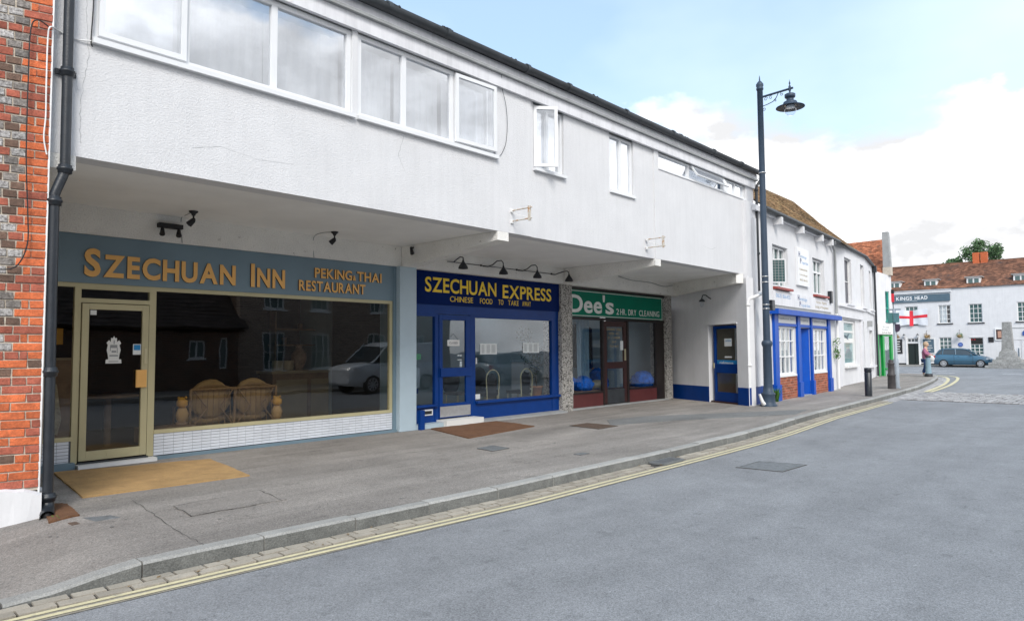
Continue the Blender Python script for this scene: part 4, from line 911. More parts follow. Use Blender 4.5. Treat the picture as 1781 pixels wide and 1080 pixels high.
MB().tube([(17.40, 7.16, 3.0), (17.2, 7.10, 2.95), (16.9, 7.12, 2.86), (16.70, 7.26, 2.78), (16.66, 7.28, 2.68), (16.66, 7.28, .56)], .040, 12).build('pipe', M['whitepaint'], dp3)
MB().tube([(16.66, 7.28, .565), (16.66, 7.28, .14)], .041, 12).build('pipe_foot', M['blue'], dp3)
for z in (2.62, 1.12):
    c_ = MB(); pipe_collar(c_, 16.66, 7.28, z, .04); c_.build('collar', M['whitepaint'], dp3)
# ------------------------------------------------------------ house with the estate agent (bright blue shopfront)
B_ = fr_seg((16.6, 7.30), (25.0, 7.8))
hb = empty('estate_agent_house', (20.5, 8, .12), 'white rendered house with a mossy tiled roof and bright blue shopfront', 'building')
wall(B_, 'front_wall', M['render_b'], hb, .17, 8.38, .08, 5.30, 0, .28, [(2.08, 3.38, 3.24, 4.40), (5.82, 7.14, 3.24, 4.40), (2.26, 3.80, .78, 2.16), (4.20, 5.22, .10, 2.14), (5.40, 6.98, .78, 2.16)])
bx('painted_band', M['blue'], hb, .03, 1.86, -.008, 0, .08, .57, B_)
bx('corner_boxing', M['render_b'], hb, .55, .75, -.05, -.001, .57, 4.9, B_)
bx('gable_wall', M['render_b'], hb, 8.13, 8.375, .29, 6, .1, 5.3, B_)
for (a, b) in ((2.10, 3.36), (5.84, 7.12)):
    w3 = (b-a)/3; o = window(hb, B_, a, b, 3.26, 4.38, .10, M['upvc'], M['leadglass'], (a+w3, a+2*w3), (3.98,), .05, .06, .07, sill=(.04, .14, .03), each=False)
    bx('tile_sill', M['redsill'], hb, a-.06, b+.06, -.13, .12, 3.155, 3.215, B_)
    curtain(hb, B_, a+.1, b-.1, 3.3, 4.35, .26, M['curtain'], .015, 30)
op = Frame(*B_((2.12, .07, 0))[:2], B_.ang+math.radians(-50))
so_ = sash(hb, op, 0, .42, 3.33, 3.99, 0, .03, 'leadglass'); gl = MB(op)
for k in range(1, 4): gl.box(k*.095+.02, k*.095+.03, -.004, .0, 3.36, 3.96)
for k in range(1, 8): gl.box(.03, .39, -.004, .0, 3.36+k*.075, 3.368+k*.075)
gl.build('glazing_lead', M['cement'], so_, kind='stuff')
es2 = MB(B_)
for (a, b) in ((1.88, 2.20), (3.90, 4.16), (5.24, 5.38), (7.12, 7.40)): es2.box(a, b, -.075, -.001, .55, 2.48).box(a-.03, b+.03, -.11, -.001, .08, .55)
es2.box(1.72, 8.22, -.24, -.001, 2.46, 2.60); es2.box(2.20, 3.90, -.05, -.001, 2.155, 2.235); es2.box(4.16, 5.24, -.05, -.001, 2.155, 2.235); es2.box(5.38, 7.12, -.05, -.001, 2.155, 2.235)
bs = es2.build('blue_shopfront', M['blueshop'], hb, bevel=.006)
bx('cornice_flashing', M['cement'], bs, 1.72, 8.22, -.20, -.001, 2.603, 2.63, B_)
for i, (a, b) in enumerate(((2.23, 3.87), (4.20, 5.20), (5.42, 7.09))):
    bx('name_panel', M['signwhite'], bs, a, b, -.03, -.001, 2.24, 2.455, B_)
    letters(bs, ('Residential Sales', 'Property', 'Residential Lettings')[i], B_, a+.1, b-.15, 2.34, .06, M['cement'], -.031, .002, .0, joined=True, name='panel_lettering')
for (a, b) in ((2.27, 3.79), (5.41, 6.97)):
    w4 = (b-a)/4; window(bs, B_, a, b, .79, 2.15, .02, M['whitepaint'], M['glass'], (a+w4, a+2*w4, a+3*w4), (1.30, 1.74), .06, .035, .06, sill=(.03, .06, .05))
mb = MB(B_); rq = random.Random(3)
for (a, b) in ((2.23, 3.87), (5.39, 7.08)):
    for r_ in range(9):
        x = a-(.11 if r_ % 2 else 0)
        while x < b:
            x0 = max(a, x); x1 = min(b, x+.205)
            if x1-x0 > .03: mb.box(x0, x1, -.022+rq.uniform(-.002, .002), -.001, .095+r_*.072, .157+r_*.072, tint=rq.random())
            x += .215
bx('brick_joint', M['mortar'], bs, 2.23, 3.87, -.014, -.001, .09, .735, B_); bx('brick_joint', M['mortar'], bs, 5.39, 7.08, -.014, -.001, .09, .735, B_)
mb.build('stall_brick', M['bricks_far'], bs, kind='stuff')
dd = MB(B_).box(4.21, 4.88, .12, .16, .14, 2.12).build('panelled_door', M['blueshop'], hb); 
for (z0, z1) in ((.25, .75), (.95, 1.55), (1.72, 1.98)): bx('door_panel', M['bluedark'], dd, 4.33, 4.76, .112, .119, z0, z1, B_)
bx('letter_plate', M['alu'], dd, 4.42, 4.68, .105, .111, .84, .88, B_); bx('door_knob', M['chrome'], dd, 4.30, 4.34, .09, .11, 1.0, 1.05, B_)
MB(B_).prism_z(.12, 2.13, [(4.88, .20), (5.21, -.0), (5.21, .3)]).build('door_reveal', M['blueshop'], hb); bx('door_step', M['cement'], hb, 4.18, 5.22, -.04, .14, .08, .135, B_)
for (a, b, c) in ((2.3, 3.8, 'x'), (5.45, 6.95, 'y')):
    bx('display_back', M['curtain'], hb, a-.2, b+.2, .9, .94, .5, 2.3, B_)
    for i in range(8):
        for j in range(3): bx('property_card', M['paper'] if (i+j) % 3 else M['cloth_dark'], hb, a+.05+i*.19, a+.19+i*.19, .30, .304, .9+j*.42, 1.15+j*.42, B_)
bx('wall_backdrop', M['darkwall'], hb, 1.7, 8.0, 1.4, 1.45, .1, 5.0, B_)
nb = bx('name_board', M['boards'], None, 2.0, 7.75, -.05, -.002, 2.72, 3.12, B_, label='long cream name board above the bright blue shopfront', cat='shop sign')
def ptx(*a, **k): return letters(*a, **k)
ptx(nb, '01635 866455', B_, 2.12, 3.35, 2.93, .11, pmat('pale_blue_ink', (.28, .42, .62), .6), -.051, .002, .01, joined=True, name='lettering')
ptx(nb, 'H', B_, 4.05, 4.20, 2.95, .15, pmat('navy_ink', (.04, .06, .16), .6), -.051, .002, .02, joined=True, name='lettering'); ptx(nb, 'ermitage', B_, 4.24, 4.95, 2.95, .10, bpy.data.materials['pale_blue_ink'], -.051, .002, .01, joined=True, name='lettering')
ptx(nb, 'P', B_, 4.20, 4.33, 2.77, .14, bpy.data.materials['navy_ink'], -.051, .002, .02, joined=True, name='lettering'); ptx(nb, 'roperties', B_, 4.37, 5.25, 2.77, .10, bpy.data.materials['pale_blue_ink'], -.051, .002, .01, joined=True, name='lettering')
ptx(nb, 'Estate Agents', B_, 5.95, 7.1, 2.95, .08, M['stool'], -.051, .002, .0, joined=True, name='lettering'); ptx(nb, 'Letting & Management', B_, 5.8, 7.3, 2.80, .08, M['stool'], -.051, .002, .0, joined=True, name='lettering')
ws = bx('wall_sign', M['upvc'], None, 4.08, 5.20, -.07, -.002, 3.40, 4.53, B_, label='tall white sign board between the two upper windows of the estate agent', cat='sign board')
ptx(ws, 'H', B_, 4.18, 4.32, 4.25, .16, bpy.data.materials['navy_ink'], -.071, .002, .02, joined=True, name='lettering'); ptx(ws, 'ermitage', B_, 4.36, 4.95, 4.24, .09, bpy.data.materials['pale_blue_ink'], -.071, .002, .0, joined=True, name='lettering')
ptx(ws, 'P', B_, 4.32, 4.44, 4.06, .15, bpy.data.materials['navy_ink'], -.071, .002, .02, joined=True, name='lettering'); ptx(ws, 'roperties', B_, 4.47, 5.1, 4.06, .09, bpy.data.materials['pale_blue_ink'], -.071, .002, .0, joined=True, name='lettering')
for i, tx in enumerate(('Residential Sales', 'Lettings', '01635 866455')): ptx(ws, tx, B_, 4.25, 5.0, 3.86-i*.16, .06, M['stool'], -.071, .002, .0, joined=True, name='lettering')
for s_ in (2.25, 4.20, 6.22, 7.40): bx('eaves_bracket', M['render_b'], hb, s_-.07, s_+.07, -.24, -.002, 4.93, 5.13, B_)
bx('eaves_board', M['boards'], hb, .6, 8.38, -.10, -.003, 5.10, 5.24, B_)
MB(B_).tube([(1.0, -.20, 5.20), (8.4, -.20, 5.17)], .06, 10).build('gutter', M['gutter'], hb)
e0 = [B_((.92, -.20, 5.24)), B_((8.5, -.18, 5.20)), (28.5, 8.35, 5.42), (31.5, 8.72, 5.5), (34.5, 9.2, 5.54), (37.3, 9.80, 5.52)]
r0 = [(17.5, 10.3, 7.58), (22.5, 10.5, 7.58), (28.8, 10.55, 7.55), (32.5, 11.0, 7.43), (35.0, 11.25, 7.2), (37.6, 11.5, 6.85)]
tile_roof('clay_tile', M['roof_b'], hb, e0, r0, 34, .17, 4, sag=.05)
MB().tube([tuple(Vector(p)+Vector((0, .02, .02))) for p in r0], .07, 8).build('ridge_tile', M['roof_b'], hb)
bx('alarm_box', M['blackiron'], hb, 7.45, 7.62, -.12, -.003, 3.02, 3.42, B_)
dp4 = empty('downpipe', (24.9, 7.7, .12), 'grey white downpipe between the estate agent and the next white house', 'drainpipe')
MB(B_).tube([(7.75, -.20, 5.12), (7.9, -.1, 5.0), (8.2, -.08, 4.85), (8.2, -.08, 2.7)], .045, 10).build('pipe', M['cement'], dp4); MB(B_).tube([(8.2, -.08, 2.7), (8.2, -.08, .15)], .04, 10).build('pipe', M['whitepaint'], dp4)
# ------------------------------------------------------------ white curved house with the white shopfront
C_ = fr_seg((25.0, 8.1), (31.0, 8.75)); C2_ = fr_seg(C_((7.65, 0, 0))[:2], (36.9, 9.75)); LC2 = math.hypot(36.9-C2_.o[0], 9.75-C2_.o[1])
hc_ = empty('curved_white_house', (30, 8.8, .12), 'white house that bends with the street, with tall narrow upper windows', 'building')
wall(C_, 'front_wall', M['render_b'], hc_, 0, 7.65, .08, 5.48, 0, .3, [(3.30, 4.62, 3.24, 5.05), (6.60, 7.42, 3.24, 5.07), (2.78, 5.05, .80, 2.60), (6.45, 7.08, .1, 2.62)])
wall(C2_, 'front_wall', M['render_b'], hc_, 0, LC2, .08, 5.48, 0, .3, [(2.25, 3.20, 3.28, 5.12), (1.35, 3.20, .70, 2.32)])
bx('party_return', M['render_b'], hc_, -.005, .2, .3, 3, .08, 5.4, C_)
for (F_, a, b, z0, z1) in ((C_, 3.30, 4.62, 3.24, 5.05), (C_, 6.60, 7.42, 3.24, 5.07), (C2_, 2.25, 3.20, 3.28, 5.12), (C2_, 1.35, 3.20, .70, 2.32)):
    window(hc_, F_, a, b, z0, z1, .10, M['whitepaint'], M['darkpane'], (), ((z0+z1)/2,), .045, .03, .04, each=False, sill=(.05, .24, .06), sillmat=M['boards'])
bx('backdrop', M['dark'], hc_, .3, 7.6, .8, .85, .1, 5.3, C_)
bx('string_course', M['boards'], hc_, 1.4, 7.6, -.06, -.002, 3.10, 3.18, C_); bx('string_course', M['boards'], hc_, 0, LC2, -.06, -.002, 3.10, 3.18, C2_)
bx('shop_fascia', M['boards'], hc_, 1.5, 6.42, -.10, -.002, 2.68, 3.05, C_); bx('cornice', M['boards'], hc_, 1.45, 6.48, -.18, -.002, 3.05, 3.099, C_)
bx('pilaster', M['boards'], hc_, 1.5, 1.95, -.07, -.002, .08, 2.68, C_); bx('pilaster', M['boards'], hc_, 6.05, 6.40, -.07, -.002, .08, 2.68, C_)
bx('pipe_chase', M['whitepaint'], hc_, .5, .75, -.08, -.002, .08, 3.0, C_)
so3 = window(hc_, C_, 2.82, 5.0, .86, 2.58, .04, M['whitepaint'], M['glass_soft'], (), (), .09, .03, .08, sill=(.10, .16, .09), name='shop_window')
bx('blind_panel', pmat('sea_green_blind', (.32, .46, .45), .8, .08, 2), so3, 2.9, 4.9, .10, .11, .9, 2.5, C_)
bx('frosted_band', M['signwhite'], so3, 2.92, 4.9, .070, .073, 1.72, 1.90, C_); bx('frosted_band', M['signwhite'], so3, 2.92, 4.9, .070, .073, 2.12, 2.20, C_)
bird = MB(C_)
bird.prism_y(.066, .069, [(3.2, 2.02), (3.5, 2.03), (3.75, 1.95), (3.95, 2.06), (4.3, 2.10), (4.0, 2.0), (3.85, 1.90), (4.0, 1.84), (3.7, 1.86), (3.55, 1.94)])
bird.build('bird_emblem', M['pubgrey'], so3)
bx('side_door', M['galv'], hc_, 6.47, 7.06, .14, .18, .12, 2.60, C_); bx('door_step', M['cement'], hc_, 6.3, 7.1, -.05, .13, .08, .15, C_)
MB(C_).tube([(.0, -.09, 5.42), (7.65, -.09, 5.50)], .055, 10).build('gutter', M['gutter'], hc_); MB(C2_).tube([(0, -.09, 5.50), (LC2, -.09, 5.5)], .055, 10).build('gutter', M['gutter'], hc_)
bx('wall_lamp', M['cement'], hc_, .35, .55, -.2, -.002, 2.45, 2.7, C2_)
dp5 = empty('downpipe', (36.6, 9.6, .12), 'slim black downpipe between the curved white house and green shop', 'drainpipe')
MB(C2_).tube([(LC2-.15, -.10, 5.5), (LC2-.12, -.10, .15)], .05, 8).build('pipe', M['blackiron'], dp5); bx('hopper', M['blackiron'], dp5, LC2-.3, LC2+.02, -.2, -.02, 5.2, 5.5, C2_)
# ------------------------------------------------------------ green shop
D_ = fr_seg((36.92, 9.74), (39.0, 9.45))
hd = empty('green_shop_house', (38, 10, .12), 'small white corner house with a bright green shopfront', 'building')
wall(D_, 'front_wall', M['render_b'], hd, .03, 2.12, .06, 5.16, 0, .3, [(1.33, 1.82, 2.84, 4.36), (.28, 1.98, .1, 2.16)])
MB(D_).prism_y(0, .3, [(.03, 5.161), (2.12, 5.161), (.03, 5.33)]).build('wall_top', M['render_b'], hd)
bx('side_wall', M['render_b'], hd, 1.85, 2.115, .301, 6, .06, 5.15, D_)
wt = window(hd, D_, 1.34, 1.81, 2.85, 4.35, .04, M['teal'], M['glass'], (), (3.5,), .05, .04, .07, each=False, sill=(.08, .14, .05)); curtain(hd, D_, 1.36, 1.8, 2.86, 4.3, .22, M['teal'], .02, 12)
gs = bx('green_shop_sign', M['signwhite'], None, .20, 2.04, -.09, -.003, 2.19, 2.70, D_, label='white fascia sign above the green shopfront', cat='shop sign')
letters(gs, 'The Corner', D_, .7, 1.45, 2.50, .09, M['galv'], -.091, .002, 0, joined=True, name='lettering'); letters(gs, 'Kitchen', D_, .62, 1.3, 2.37, .09, M['galv'], -.091, .002, 0, joined=True, name='lettering')
letters(gs, 'Café & Deli', D_, .6, 1.6, 2.24, .06, M['darkgreen'], -.091, .002, .01, joined=True, name='lettering')
gf = MB(D_).box(.28, .36, -.03, .06, .1, 2.15).box(.80, 1.0, -.03, .10, .1, 2.15).box(1.76, 1.98, -.03, .06, .1, 2.15).box(1.0, 1.76, -.03, .06, 2.08, 2.15).box(1.0, 1.76, -.06, .06, .43, .50).build('green_shopfront', M['green'], hd)
bx('pane', M['glass'], gf, 1.0, 1.76, .02, .026, .5, 2.08, D_); bx('door_leaf', M['green'], gf, .36, .80, .20, .24, .12, 2.12, D_); bx('door_pane', M['carglass'], gf, .44, .72, .19, .199, .5, 1.95, D_)
bx('stall_tiles', M['galv'], gf, 1.0, 1.76, .0, .05, .08, .43, D_); bx('shop_back', M['tealwall'], hd, .2, 2.0, .9, .95, .1, 2.8, D_)
MB(D_).prism_x(.0, 2.2, [(-.05, 5.165), (-.05, 5.20), (.3, 5.5), (.3, 5.45)]).v
bx('coping', M['galv'], hd, .0, 2.16, -.04, .34, 5.34, 5.37, D_) if False else None
# orange roof and stack behind
ro = empty('orange_roofed_house', (41, 11, 5), 'house with an orange red tiled roof rising behind the white corner', 'building')
tile_roof('clay_tile', M['roof_o'], ro, [(38.55, 14.5, 5.3), (38.55, 9.72, 5.3)], [(41, 14.5, 7.36), (41, 9.98, 7.36)], 30, .16, 8)
bx('gable_end', M['render_b'], ro, 38.7, 40.2, 10.02, 10.25, 2.0, 5.2); bx('wall', M['render_b'], ro, 38.9, 42.8, 10.8, 14.5, .1, 5.2)
MB().prism_y(10.75, 14.4, [(38.7, 5.25), (41, 7.30), (43.3, 5.25)]).build('roof_core', M['brownblack'], ro)
ck = MB(); ck.add([(38.7, 9.37, 5.61), (39.0, 9.37, 5.61), (39.0, 9.72, 5.61), (38.7, 9.72, 5.61), (38.7, 9.44, 7.42), (39.0, 9.44, 7.42), (39.0, 9.715, 7.42), (38.7, 9.715, 7.42)], [(0, 3, 2, 1), (4, 5, 6, 7), (0, 1, 5, 4), (1, 2, 6, 5), (2, 3, 7, 6), (3, 0, 4, 7)])
cs = ck.build('chimney', M['cement'], ro); bx('chimney_base', M['mortar'], ro, 38.66, 39.03, 9.36, 9.73, 5.19, 5.605)
# ------------------------------------------------------------ fascia signs
s1 = bx('fascia_sign', M['greyblue'], None, 1.72, 7.655, 9.83, 9.849, 2.43, 3.048, label='long grey blue fascia sign with large gold SZECHUAN INN letters', cat='shop sign')
GE = dict(ex=.022, edge=M['letteredge'])
letters(s1, 'SZECHUAN', WF, 2.735, 4.70, 2.53, .265, M['gold'], 9.829, off=.034, gap=.09, hs=[1.22]+[1]*7, **GE)
letters(s1, 'INN', WF, 4.935, 5.49, 2.53, .265, M['gold'], 9.829, off=.034, gap=.12, hs=[1.2, 1, 1], **GE)
letters(s1, 'PEKING', WF, 6.01, 6.72, 2.735, .15, M['gold'], 9.829, off=.026, gap=.07, **GE); letters(s1, '&', WF, 6.735, 6.80, 2.735, .08, M['gold'], 9.829, off=.026, **GE); letters(s1, 'THAI', WF, 6.82, 7.33, 2.735, .15, M['gold'], 9.829, off=.026, gap=.07, **GE)
letters(s1, 'RESTAURANT', WF, 5.73, 6.99, 2.515, .155, M['gold'], 9.829, off=.026, gap=.07, **GE)
s2 = bx('fascia_sign', M['bluedark'], None, 8.046, 12.428, 9.915, 9.945, 2.42, 3.045, label='deep blue fascia sign with yellow SZECHUAN EXPRESS letters', cat='shop sign')
YE = dict(ex=.012, edge=M['letteredge'])
letters(s2, 'SZECHUAN', WF, 8.40, 10.33, 2.66, .265, M['yellow'], 9.914, off=.02, gap=.06, **YE)
letters(s2, 'EXPRESS', WF, 10.52, 12.13, 2.64, .265, M['yellow'], 9.914, off=.02, gap=.06, **YE)
x_ = 9.04
for wd_, a, b in (('CHINESE', 9.04, 9.66), ('FOOD', 9.86, 10.22), ('TO', 10.40, 10.55), ('TAKE', 10.70, 11.03), ('AWAY', 11.15, 11.43)): letters(s2, wd_, WF, a, b, 2.49, .105, M['yellow'], 9.914, off=.0, ex=.004, gap=.12)
s3 = bx('fascia_sign', M['green_sign'], None, 12.832, 17.14, 9.97, 10.0, 2.337, 2.973, label="green fascia sign with cream Dee's letters above the dry cleaner", cat='shop sign')
MB().box(12.84, 17.13, 9.966, 9.9695, 2.94, 2.955).box(12.84, 17.13, 9.966, 9.9695, 2.352, 2.367).box(17.10, 17.118, 9.966, 9.9695, 2.367, 2.94).build('border_line', M['signwhite'], s3)
letters(s3, 'Dee', WF, 12.88, 14.20, 2.44, .40, M['signwhite'], 9.969, off=.022, gap=.06, ex=.008); letters(s3, "'", WF, 14.24, 14.33, 2.46, .40, M['signwhite'], 9.969, off=.022, ex=.008); letters(s3, 's', WF, 14.36, 14.72, 2.44, .40, M['signwhite'], 9.969, off=.022, ex=.008)
for wd_, a, b in (('2', 14.84, 14.96), ('HR.', 15.02, 15.30), ('DRY', 15.40, 15.78), ('CLEANING', 15.92, 16.96)): letters(s3, wd_, WF, a, b, 2.43, .15, M['signwhite'], 9.969, off=.004, gap=.12, ex=.003)
# ------------------------------------------------------------ lights under the overhang
t = empty('twin_spotlight', (3.74, 9.77, 3.2), 'black twin spotlight bar on the roughcast above the restaurant sign', 'spotlight')
bx('mounting_bar', M['black'], t, 3.585, 3.895, 9.70, 9.795, 3.235, 3.295)
for x in (3.635, 3.85):
    MB().tube([(x, 9.74, 3.235), (x-.01, 9.70, 3.20)], .02, 8).build('swivel', M['black'], t); MB().tube([(x-.005, 9.72, 3.215), (x-.03, 9.66, 3.13)], [.022, .036], 12).build('spot_head', M['black'], t)
spots = []
def ceilspot(x, y, lab, tilt=(-.04, .05)):
    t = empty('ceiling_spotlight', (x, y, 3.41), lab, 'spotlight', 'black ceiling spotlights over the restaurant front')
    MB().lathe(x, y, [(.058, 3.41), (.055, 3.395), (.03, 3.375), (.02, 3.35)], 16).build('ceiling_rose', M['black'], t); MB().tube([(x, y, 3.37), (x+.005, y+.01, 3.30)], .012, 8).build('stem', M['black'], t)
    MB().tube([(x+.02, y+.03, 3.31), (x-.005, y, 3.285), (x+tilt[0], y+tilt[1], 3.235)], [.02, .034, .042], 14).build('spot_head', M['black'], t); return t
ceilspot(3.83, 9.22, 'black ceiling spotlight left, next to the twin spotlight bar'); ceilspot(6.03, 9.28, 'black ceiling spotlight above the word restaurant')
t = empty('beam_spotlight', (7.86, 9.55, 3.3), 'small black spotlight fixed to the first roughcast beam', 'spotlight'); MB().tube([(7.75, 9.45, 3.36), (7.70, 9.46, 3.34)], .015, 8).build('stem', M['black'], t); MB().tube([(7.71, 9.47, 3.36), (7.68, 9.40, 3.24)], [.022, .036], 12).build('spot_head', M['black'], t)
rail = empty('conduit', (10.4, 9.78, 3.26), 'thin dark conduit with junctions on the wall over the blue takeaway sign', 'conduit')
MB().tube([(8.86, 9.785, 3.245), (12.15, 9.785, 3.245)], .007, 6).build('pipe_run', M['blackiron'], rail)
for x in (9.76, 10.83, 12.0): MB().blob((x, 9.78, 3.245), .022, 8, 6).build('junction', M['blackiron'], rail)
for i, (x, lab, dx) in enumerate(((9.02, 'black swan neck lamp nearest the beam over the takeaway sign', -.02), (9.86, 'second black swan neck lamp over the takeaway sign', .34), (10.92, 'third black swan neck lamp over the takeaway sign', .34), (12.02, 'black swan neck lamp at the end by the pebble pillar', .30))):
    t = empty('swan_neck_lamp', (x, 9.8, 3.245), lab, 'lamp', 'swan neck lamps over the blue takeaway sign')
    ex = x+dx*.55 if i else x
    hy = 9.52
    if i in (1, 2, 3): pts = [(x-.05, 9.78, 3.235), (x+.08, 9.76, 3.235), (x+.15, 9.70, 3.27), (x+.20, 9.62, 3.345 if i < 3 else 3.30), (x+.25, 9.55, 3.355 if i < 3 else 3.31), (x+.275, hy, 3.31 if i < 3 else 3.28), (x+.28, hy, 3.22)]
    else: pts = [(x, 9.78, 3.25), (x, 9.70, 3.29), (x, 9.60, 3.33), (x, hy, 3.31), (x, hy-.005, 3.24)]
    MB().tube(pts, .011, 8).build('swan_neck', M['blackiron'], t); hx, hz = pts[-1][0], pts[-1][2]
    MB().lathe(hx, hy, [(.014, hz+.03), (.022, hz+.0), (.03, hz-.02), (.085, hz-.10), (.095, hz-.14), (.088, hz-.145), (.07, hz-.10), (.02, hz-.03)], 20).build('lamp_shade', M['blackiron'], t)
# lantern by the blue door
t = empty('wall_lantern', (17.2, 8.6, 2.9), 'small black swan neck lantern with a glass jar beside the blue door', 'lamp')
P0 = E_((1.80, 0, 2.90)); P1 = lambda u, y, z: E_((u, y, z))
MB().tube([P1(1.86, -.005, 2.87), P1(1.86, -.06, 2.89), P1(1.80, -.12, 2.97), P1(1.72, -.15, 2.98), P1(1.68, -.16, 2.90), P1(1.68, -.16, 2.86)], .014, 8).build('swan_neck', M['blackiron'], t)
q = P1(1.68, -.16, 0); MB().lathe(q[0], q[1], [(.02, 2.88), (.07, 2.84), (.085, 2.80), (.05, 2.80)], 16).build('cap', M['blackiron'], t); MB().lathe(q[0], q[1], [(.045, 2.80), (.055, 2.74), (.05, 2.68), (.02, 2.65), (0, 2.65)], 16).build('glass_jar', M['lampglass'], t)
# sign brackets on the upper wall
for x, lab in ((8.08, 'pale rusty iron sign bracket left, under the open casement'), (12.15, 'pale rusty iron sign bracket right, under the long strip window')):
    t = empty('sign_bracket', (x, 7.4, 3.7), lab, 'bracket', 'empty sign brackets on the white wall')
    b = MB(); b.box(x-.02, x+.02, 7.395, 7.425, 3.53, 3.83); b.build('back_plate', M['whitepaint'], t) if False else None
    y1 = 7.02
    MB().tube([(x, 7.42, 3.77), (x, y1-.05, 3.77)], .011, 6).build('upper_arm', M['copper'], t); MB().tube([(x, 7.42, 3.60), (x, y1-.05, 3.60)], .011, 6).build('lower_arm', M['copper'], t)
    MB().tube([(x, 7.40, 3.74), (x, y1+.02, 3.61)], .006, 6).build('stay', M['whitepaint'], t); bx('end_bar', M['copper'], t, x-.018, x+.018, y1-.018, y1+.018, 3.565, 3.80)
    bx('wall_plate', M['whitepaint'], t, x-.03, x+.03, 7.37, 7.40, 3.565, 3.615); bx('wall_plate', M['whitepaint'], t, x-.03, x+.03, 7.37, 7.40, 3.745, 3.79)
# cables
def cable(pts, r, mat, label, n=6):
    P = [Vector(p) for p in pts]; Q = []
    for i in range(len(P)-1):
        for k in range(5):
            p0 = P[max(0, i-1)]; p1 = P[i]; p2 = P[i+1]; p3 = P[min(len(P)-1, i+2)]; t = k/5
            Q.append(.5*((2*p1)+(-p0+p2)*t+(2*p0-5*p1+4*p2-p3)*t*t+(-p0+3*p1-3*p2+p3)*t**3))
    Q.append(P[-1]); return MB().tube(Q, r, n).build('cable', M[mat], None, label=label, cat='cable')
cable([(7.79, 7.33, 5.92), (7.83, 7.36, 5.72), (7.94, 7.375, 5.45), (7.98, 7.385, 5.15), (7.95, 7.39, 4.85), (7.85, 7.39, 4.65), (7.76, 7.385, 4.58)], .004, 'blackiron', 'thin dark cable looping down the white wall beside the large window')
cable([(1.70, 7.27, 4.52), (1.60, 7.27, 4.56), (1.555, 7.29, 4.46), (1.548, 7.29, 4.0), (1.55, 7.28, 3.3), (1.575, 7.28, 2.8), (1.58, 7.28, 2.52), (1.52, 7.30, 2.33), (1.42, 7.32, 2.28), (1.30, 7.36, 2.30)], .006, 'black', 'black cable running down the orange and grey brickwork')
cable([(2.06, 7.37, 4.55), (1.93, 7.385, 4.53), (1.80, 7.385, 4.56), (1.70, 7.265, 4.53), (1.683, 7.272, 4.42), (1.682, 7.272, 4.0), (1.686, 7.275, 3.7), (1.678, 7.28, 3.5), (1.705, 7.285, 3.35)], .007, 'whitepaint', 'white cable hooked over the corner of the brick building')
cable([(2.075, 7.375, 5.4), (2.072, 7.375, 4.9), (2.06, 7.375, 4.56), (2.075, 7.375, 4.50)], .006, 'black', 'short black cable beside the left end of the long window')
cable([(5.98, 9.79, 3.05), (5.97, 9.79, 3.36), (5.93, 9.5, 3.405), (6.03, 9.3, 3.405)], .005, 'cement', 'thin grey wire from the sign up to the ceiling spotlight')
cable([(3.92, 9.79, 3.06), (3.90, 9.79, 3.39), (3.86, 9.5, 3.405), (3.83, 9.25, 3.405)], .005, 'cement', 'thin wire from the restaurant sign to the left ceiling spotlight')
cable([(14.7, 9.79, 3.39), (15.3, 9.78, 3.33), (16.2, 9.78, 3.33), (16.9, 9.78, 3.27), (17.4, 9.78, 3.33)], .010, 'cement', 'grey cable sagging along the wall above the dry cleaner sign')
cable([(17.45, 7.28, 5.92), (17.15, 7.0, 5.94), (16.95, 6.93, 5.96)], .008, 'cement', 'cable from the gutter to the tall street lamp')
# ------------------------------------------------------------ doormats
def matt(name, pts, z, mat, label):
    c = Vector((sum(p[0] for p in pts)/4, sum(p[1] for p in pts)/4)); n = 14; v = []; rm_ = random.Random(3)
    for i in range(n+1):
        for j in range(n+1):
            a = Vector(pts[0]).lerp(Vector(pts[1]), i/n); b = Vector(pts[3]).lerp(Vector(pts[2]), i/n); p = a.lerp(b, j/n)
            e = (.006*rm_.random() if i in (0, n) or j in (0, n) else 0); v.append((p.x+rm_.uniform(-.004, .004), p.y+rm_.uniform(-.004, .004), z+.013+.004*math.sin(i*.8)*math.cos(j*.5)+e-dip(p.x, p.y)))
    m_ = n+1; f = [(i*m_+j, (i+1)*m_+j, (i+1)*m_+j+1, i*m_+j+1) for i in range(n) for j in range(n)]
    rim = [i*m_ for i in range(m_)]+[n*m_+j for j in range(1, m_)]+[i*m_+n for i in range(n-1, -1, -1)]+[j for j in range(n-1, 0, -1)]
    k0 = len(v); v += [(v[i][0], v[i][1], z-.015-dip(v[i][0], v[i][1])) for i in rim]; r_ = len(rim)
    f += [(rim[i], k0+i, k0+(i+1) % r_, rim[(i+1) % r_]) for i in range(r_)]
    return MB().add(v, f).build(name, M[mat], None, label=label, cat='doormat')
matt('doormat', [(2.21, 7.78), (3.87, 7.66), (4.11, 9.22), (2.42, 9.62)], .122, 'mat_tan', 'large tan coir doormat in front of the restaurant door')
matt('doormat', [(7.80, 8.12), (9.80, 8.44), (10.02, 9.62), (8.30, 9.62)], .122, 'mat_brown', 'brown doormat in front of the blue takeaway door')
matt('doormat', [(1.72, 6.93), (1.96, 6.97), (2.02, 7.55), (1.86, 7.75)], .122, 'mat_brown', 'small brown mat offcut beside the black downpipe')
